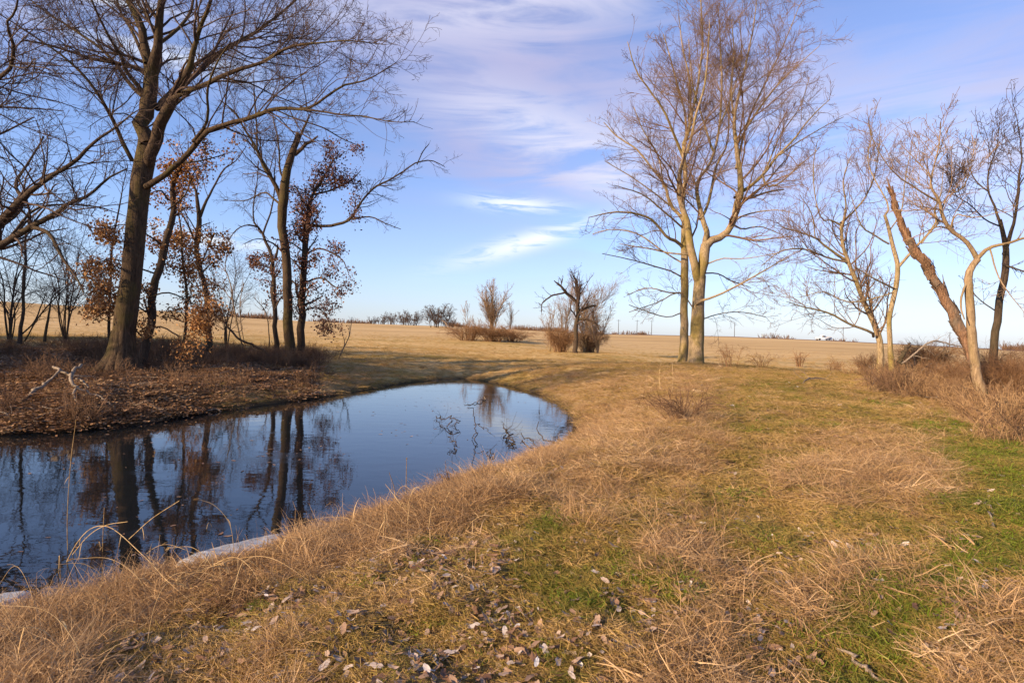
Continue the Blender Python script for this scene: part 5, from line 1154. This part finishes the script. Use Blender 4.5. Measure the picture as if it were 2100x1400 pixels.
    for k in range(5):
        rb = np.random.default_rng(700 + k); n = 22
        a = rb.uniform(0, 6.283, n); rr_ = .35 * np.sqrt(rb.random(n)); b0 = np.stack([rr_ * np.cos(a), rr_ * np.sin(a), np.zeros(n)], 1)
        dd = unit(np.stack([rb.normal(size=n) * .3, rb.normal(size=n) * .3, np.ones(n)], 1)); pts = [b0]; L_ = rb.uniform(.35, 1.0, n)
        for q in range(5): dd = unit(dd + rb.normal(size=(n, 3)) * .14); b0 = b0 + dd * (L_ / 5)[:, None]; pts.append(b0)
        P0 = np.stack(pts, 1); R0 = np.tile(np.linspace(.007, .004, 6), (n, 1)); t = Tubes(); t.add(P0, R0, 3)
        p1, r1 = grow(rb, P0, R0, 9, (25, 60), (.25, .5), .2, 4, .2, .03, .8, .0045); t.add(p1, r1, 3)
        v = np.vstack(t.V); f = np.vstack(t.F); items.append((v, f, np.full(len(v), .5)))
    col = protos('brush_stem', items, M['brush_dark']); col2 = protos('rust_stem', items, M['brush_tan'])
    P, d = spots(rng, 30000, 16, 46); c = cover(P, .6); x, y = P[:, 0], P[:, 1]
    px, py, _w = proj(P)
    left = (x < -5) & (px < 700) & (d > 4) & (C_(c, 'b') > .2)
    prob = .8 * sm(y, 24.5, 31) * left + .07 * ((x < -4) & (C_(c, 'b') > .2))
    place('undergrowth', 'dark reddish undergrowth filling the ground behind the left bank trees', 'undergrowth', col, 5, rng, P, rng.random(len(P)) < prob * .42 * np.clip(.45 + 4.5 * fbm(x * .45, y * .45, 3), 0, 1.5), .78, .1, .5 + 0 * x, .2, (.4, 1.2))
    P, d = spots(rng, 16000, 13, 44); c = cover(P, .5); x, y = P[:, 0], P[:, 1]
    prob = C_(c, 'r') * (x > 6) * .55
    place('undergrowth', 'dark brown brambles mixed through the dry growth at the right edge', 'undergrowth', col, 5, rng, P, rng.random(len(P)) < prob * .55 * np.clip(.5 + 4 * fbm(x * .6, y * .6, 3), 0, 1.4), 1.0, .1, .5 + 0 * x, .3, (.6, 1.2))
    place('undergrowth', 'rusty dry undergrowth round the trees at the right edge', 'undergrowth', col2, 5, rng, P, rng.random(len(P)) < prob * .8, .85, .1, .5 + 0 * x, .2, (.5, 1.1))
ground_cover()

# ------------------------------------------------------------------ tall stalks, ice, truck, poles
def stalk(label, pts, Y, head=None, seed=0, group=None, w=2.2):
    """one long dry stalk: pixel polyline from the ground up at depth Y"""
    rng = np.random.default_rng(seed); g0 = ground(*pts[0]); Y0 = g0[1]
    A = [(*g0, w * .5 * Y0 / F)]
    for k, (px, py) in enumerate(pts[1:]): t = (k + 1) / (len(pts) - 1); A.append((*at(px, py, Y0 + (Y - Y0) * t), w * (1 - .6 * t) * .5 * Y0 / F))
    Q = resample(np.array(A), 6 * len(A)); b = g0.copy()
    root = empty('grass_stalk', b, label, 'grass stalk', group)
    T = Tubes(); T.add(Q[None, :, :3] - b, Q[None, :, 3], 4); T.build('stem', M['stalk'], root)
    P = Q[None, :, :3]; n = 3                                     # a few dry leaves folding down off the stem
    idx = np.zeros(n, int); t = rng.uniform(.15, .7, n); c, Tn, _, _ = at_t(P, t, idx)
    D = unit(Tn * .3 + rng.normal(size=(n, 3)) * .8); L_ = rng.uniform(.06, .16, n)[:, None]
    p = [c]; d = D
    for q in range(4): d = unit(d - np.array([0, 0, .45])); c = c + d * L_ / 3; p.append(c)
    Lf = np.stack(p, 1); sd = unit(np.cross(D, [0, 0, 1.0]))[:, None] * np.array([.002, .0035, .003, .002, .0006])[None, :, None]
    V = np.stack([Lf - sd, Lf + sd], 2) - b; i = np.arange(n * 10).reshape(n, 5, 2)
    f = np.stack([i[:, :-1, 0], i[:, :-1, 1], i[:, 1:, 1], i[:, 1:, 0]], -1).reshape(-1, 4)
    mesh_np('leaves', V.reshape(-1, 3), f, M['stalk'], root)
    if head:
        e = Q[-1, :3]; dr = unit(Q[-1, :3] - Q[-4, :3]); n = 260; t = rng.random(n)
        ax = e + dr * (t * head)[:, None] - np.array([0, 0, 1.0]) * (t ** 2 * head * .35)[:, None]
        o = unit(rng.normal(size=(n, 3)) + dr * .6); rr = (.007 * np.sin(np.pi * np.clip(t * .9 + .08, 0, 1)) + .002)[:, None]
        s_ = unit(np.cross(o, rng.normal(size=(n, 3)))) * .0009
        V = np.stack([ax - s_, ax + s_, ax + o * rr * 1.6], 1) - b
        mesh_np('seed_head', V.reshape(-1, 3), np.arange(3 * n).reshape(-1, 3), M['stalk'], root)
M['stalk'] = plain('stalk', (0.30, 0.19, 0.085), (0.52, 0.37, 0.19), 6, .7)
def stalks():
    sp = [('tall stalk curling over the dark water with a drooping tip', [(478, 1175), (478, 1110), (468, 1068), (440, 1036), (410, 1024)], 4.6, .05),
          ('straight upright stalk in front of the dark reflections', [(212, 1180), (211, 1120), (212, 1080), (214, 1040)], 4.6, None),
          ('tallest hair thin stalk crossing the water to the far bank', [(142, 1200), (138, 1080), (144, 960), (156, 860)], 4.9, None),
          ('straight stalk leaning right across the tree reflections', [(225, 1140), (270, 1100), (310, 1064), (368, 1026)], 4.6, None),
          ('bent stalk with a horizontal broken tip over the water', [(110, 1190), (150, 1135), (182, 1098), (216, 1077), (262, 1069)], 4.3, None),
          ('long stalk bowing down to the right across the bank grass', [(100, 1230), (160, 1110), (216, 1078), (290, 1135), (345, 1192), (418, 1255)], 3.6, None),
          ('foxtail with a fuzzy head nodding over the left bank grass', [(300, 1330), (315, 1250), (338, 1200), (362, 1196)], 3.4, .09),
          ('foxtail with a fuzzy head at the edge of the green grass', [(470, 1245), (500, 1150), (540, 1175), (562, 1210)], 3.9, .08),
          ('short foxtail with an upright fuzzy head at the lower left', [(262, 1330), (262, 1310), (260, 1290)], 3.2, .07),
          ('leaning foxtail beside the short upright one', [(170, 1370), (178, 1320), (184, 1290)], 3.1, .06),
          ('foxtail standing against the grass right of the ice', [(575, 1215), (576, 1195), (576, 1190)], 4.3, .06),
          ('long golden stalk arching low over the lower left corner', [(190, 1398), (150, 1310), (90, 1250), (-20, 1240)], 2.9, None),
          ('golden stalk lying almost flat at the bottom left corner', [(160, 1370), (100, 1300), (50, 1285), (-30, 1300)], 2.8, None),
          ('long golden stalk arching from the left bank to the right', [(300, 1200), (420, 1165), (500, 1143), (560, 1145), (635, 1190)], 4.0, None),
          ('stalk bent like an elbow over the middle of the bank', [(400, 1180), (470, 1143), (510, 1160), (545, 1215)], 3.9, None),
          ('pale slim weed standing at the water edge mid bank', [(832, 1040), (833, 990), (834, 940)], 6.3, .03),
          ('low forked pale weed beside the water edge weed', [(812, 1038), (808, 1000), (798, 968)], 6.3, None),
          ('thin pale stalk leaning left over the open water', [(840, 1060), (812, 1020), (790, 992)], 6.1, None),
          ('slim upright dry stem on the slope under the tall pair', [(1354, 800), (1352, 770), (1356, 742)], 19.5, None),
          ('second slim upright stem on the slope, right of the first', [(1378, 805), (1380, 775), (1378, 735)], 19.0, None)]
    for i, (lab, pts, Y, hd) in enumerate(sp): stalk(lab, pts, Y, hd, 900 + i, w=1.7 if Y < 10 else 1.4)
    rng = np.random.default_rng(31)
    for i in range(64):
        px = -30 + 1030 * rng.random() ** 1.6; f = px / 1000; py = 1260 - 215 * f + rng.uniform(-45, 60)
        dx = rng.normal() * 70; hgt = rng.uniform(35, 120) * (1 - .45 * f); Y = ground(px, py)[1] + rng.uniform(-.3, .3)
        pts = [(px, py), (px + dx * .25, py - hgt * .6), (px + dx * .7, py - hgt), (px + dx * 1.3, py - hgt * rng.uniform(.5, 1.0))]
        stalk('long dry straw stalk arching out of the near bank grass', pts, Y, rng.choice([0, 0, .05]) or None, 950 + i, 'dry stalks along the near bank', w=1.5)
stalks()

def ice():
    m, nt, b = mat('pale_ice'); k = NB(nt)
    n = k.noise(7, 6, .65); k.l(k.ramp(n, [(.35, (.22, .23, .25)), (.65, (.50, .51, .53))]), b.inputs['Base Color']); b.inputs['Roughness'].default_value = .35
    k.bump(n, .7, .03, b)
    for lab, cs in (('pale grey ice sheet frozen to the near bank below the long stalks', [(360, 1150), (400, 1132), (450, 1118), (510, 1104), (560, 1094), (592, 1090), (600, 1098), (570, 1112), (520, 1126), (480, 1140), (430, 1152), (385, 1162)]),
                    ('small pale ice shelf at the water edge in the lower left corner', [(-40, 1236), (0, 1216), (30, 1210), (62, 1208), (70, 1214), (40, 1226), (0, 1240), (-30, 1252)])):
        pts = []
        for px, py in cs:
            d = ray(px, py); t = (.09 - ZC) / d[2]; pts.append((d[0] * t, d[1] * t))
        P = resample(np.c_[np.array(pts + pts[:1]), np.zeros(len(pts) + 1)], 60)[:-1, :2]; c = P.mean(0); rng = np.random.default_rng(4)
        rings = []; n = len(P)
        for s_, z in ((1.0, -.06), (1.0, .045), (.93, .085), (.6, .10), (.25, .095)):
            q = c + (P - c) * s_; zz = z + (.02 * fbm(q[:, 0] * 6, q[:, 1] * 6, 3) if z > 0 else 0); rings.append(np.c_[q, np.broadcast_to(zz, n)])
        V = np.vstack(rings + [np.array([[*c, .1]])]); i = np.arange(n); j = (i + 1) % n
        fq = np.vstack([np.stack([i + k_ * n, j + k_ * n, j + (k_ + 1) * n, i + (k_ + 1) * n], 1) for k_ in range(4)])
        ft = np.stack([i + 4 * n, j + 4 * n, np.full(n, 5 * n)], 1)
        o = mesh_np('ice_sheet', V, [fq, ft], m, smooth=True); tag(o, lab, 'ice')
ice()

def box(V, Fs, x0, x1, y0, y1, z0, z1, tx=0.0):
    n = len(V); V += [(x0, y0, z0), (x1, y0, z0), (x1, y1, z0), (x0, y1, z0), (x0 + tx, y0 + .06, z1), (x1 - tx, y0 + .06, z1), (x1 - tx, y1 - .06, z1), (x0 + tx, y1 - .06, z1)]
    Fs += [(n, n + 3, n + 2, n + 1), (n + 4, n + 5, n + 6, n + 7), (n, n + 1, n + 5, n + 4), (n + 1, n + 2, n + 6, n + 5), (n + 2, n + 3, n + 7, n + 6), (n + 3, n, n + 4, n + 7)]
def far_things():
    d = ray(1688, 700); Y = 214.0; x = d[0] / d[1] * Y; b = np.array([x, Y, gz(x, Y)])
    def paint(n, c, r=.3):
        m, nt, q = mat(n); q.inputs['Base Color'].default_value = (*c, 1); q.inputs['Roughness'].default_value = r; return m
    wp, gl, bk = paint('pale_paint', (.62, .64, .68)), paint('dark_glass', (.03, .04, .05), .1), paint('tyre_rubber', (.03, .03, .03), .8)
    root = empty('pickup_truck', b, 'tiny pale pickup truck parked far out in the stubble field', 'truck')
    V, Fs = [], []; box(V, Fs, -2.8, 2.8, -.95, .95, .45, 1.05, .05); mesh_np('body', V, np.array(Fs), wp, root)
    V, Fs = [], []; box(V, Fs, -1.3, .7, -.85, .85, 1.05, 1.80, .30); mesh_np('cab', V, np.array(Fs), wp, root)
    for s_ in (-1, 1):
        V, Fs = [], []; box(V, Fs, -1.0, .4, min(s_ * .80, s_ * .87), max(s_ * .80, s_ * .87), 1.15, 1.66, .22); mesh_np('window', V, np.array(Fs), gl, root)
        V, Fs = [], []; box(V, Fs, .8, 2.75, min(s_ * .88, s_ * .96), max(s_ * .88, s_ * .96), 1.05, 1.38, .02); mesh_np('bed_side', V, np.array(Fs), wp, root)
        for wx in (-1.8, 1.8):
            a = np.linspace(0, 2 * np.pi, 18, endpoint=False); v = np.vstack([np.c_[wx + .38 * np.cos(a), np.full(18, s_ * q), .38 + .38 * np.sin(a)] for q in (.78, 1.0)] + [[[wx, s_ * .78, .38], [wx, s_ * 1.0, .38]]])
            i = np.arange(18); j = (i + 1) % 18
            mesh_np('wheel', v, [np.stack([i, j, j + 18, i + 18], 1), np.vstack([np.stack([i, j, np.full(18, 36)], 1), np.stack([i + 18, j + 18, np.full(18, 37)], 1)])], bk, root)
    wood = M['dark_bark']
    for i, (px, lab) in enumerate([(1268, 'power pole just right of the gnarled dead tree'), (1306, 'power pole midway between gnarled tree and tall pair'), (1336, 'power pole seen left of the tall pair'),
                                   (1506, 'power pole just right of the tall pair'), (1729, 'power pole above the parked pickup truck'), (1948, 'power pole seen behind the dead leaning trunk')]):
        Y = 300.0; d = ray(px, 690); x = d[0] / d[1] * Y; b = np.array([x, Y, gz(x, Y)])
        root = empty('power_pole', b, lab, 'power pole', 'power poles on the horizon')
        T = Tubes(); T.add(np.array([[[0, 0, -.3], [0, 0, 4.], [0, 0, 8.5]]]), np.array([[.15, .13, .10]]), 8); T.build('pole', wood, root)
        T = Tubes(); T.add(np.array([[[-1.1, 0, 7.9], [0, 0, 7.9], [1.1, 0, 7.9]]]), np.array([[.07, .07, .07]]), 4); T.build('crossarm', wood, root)
far_things()

def pond_debris():
    rng = np.random.default_rng(55); x = rng.uniform(-14, 3, 1500); y = rng.uniform(6, 33, 1500); d = sdf(x, y)
    cl = fbm(x * .4, y * .4, 3); k = (d < -.05) & ((rng.random(1500) < np.clip(.25 + 2.2 * cl, 0, 1)) | (d > -.5)); x, y = x[k], y[k]; n = len(x)
    col = protos('floating_leaf', [leaf_proto(rng, j % 2 == 0) for j in range(6)], M['litter']); s = rng.uniform(.03, .10, n)
    scatter('floating_leaves', 'small dead leaves and specks floating on the pond', 'leaves', np.stack([x, y, np.full(n, .002)], 1), np.stack([rng.normal(size=n) * .06, rng.normal(size=n) * .06, rng.uniform(0, 6.28, n)], 1),
            np.stack([s, s, s * .35], 1), rng.integers(0, 6, n), rng.random(n) * .6, col)
pond_debris()
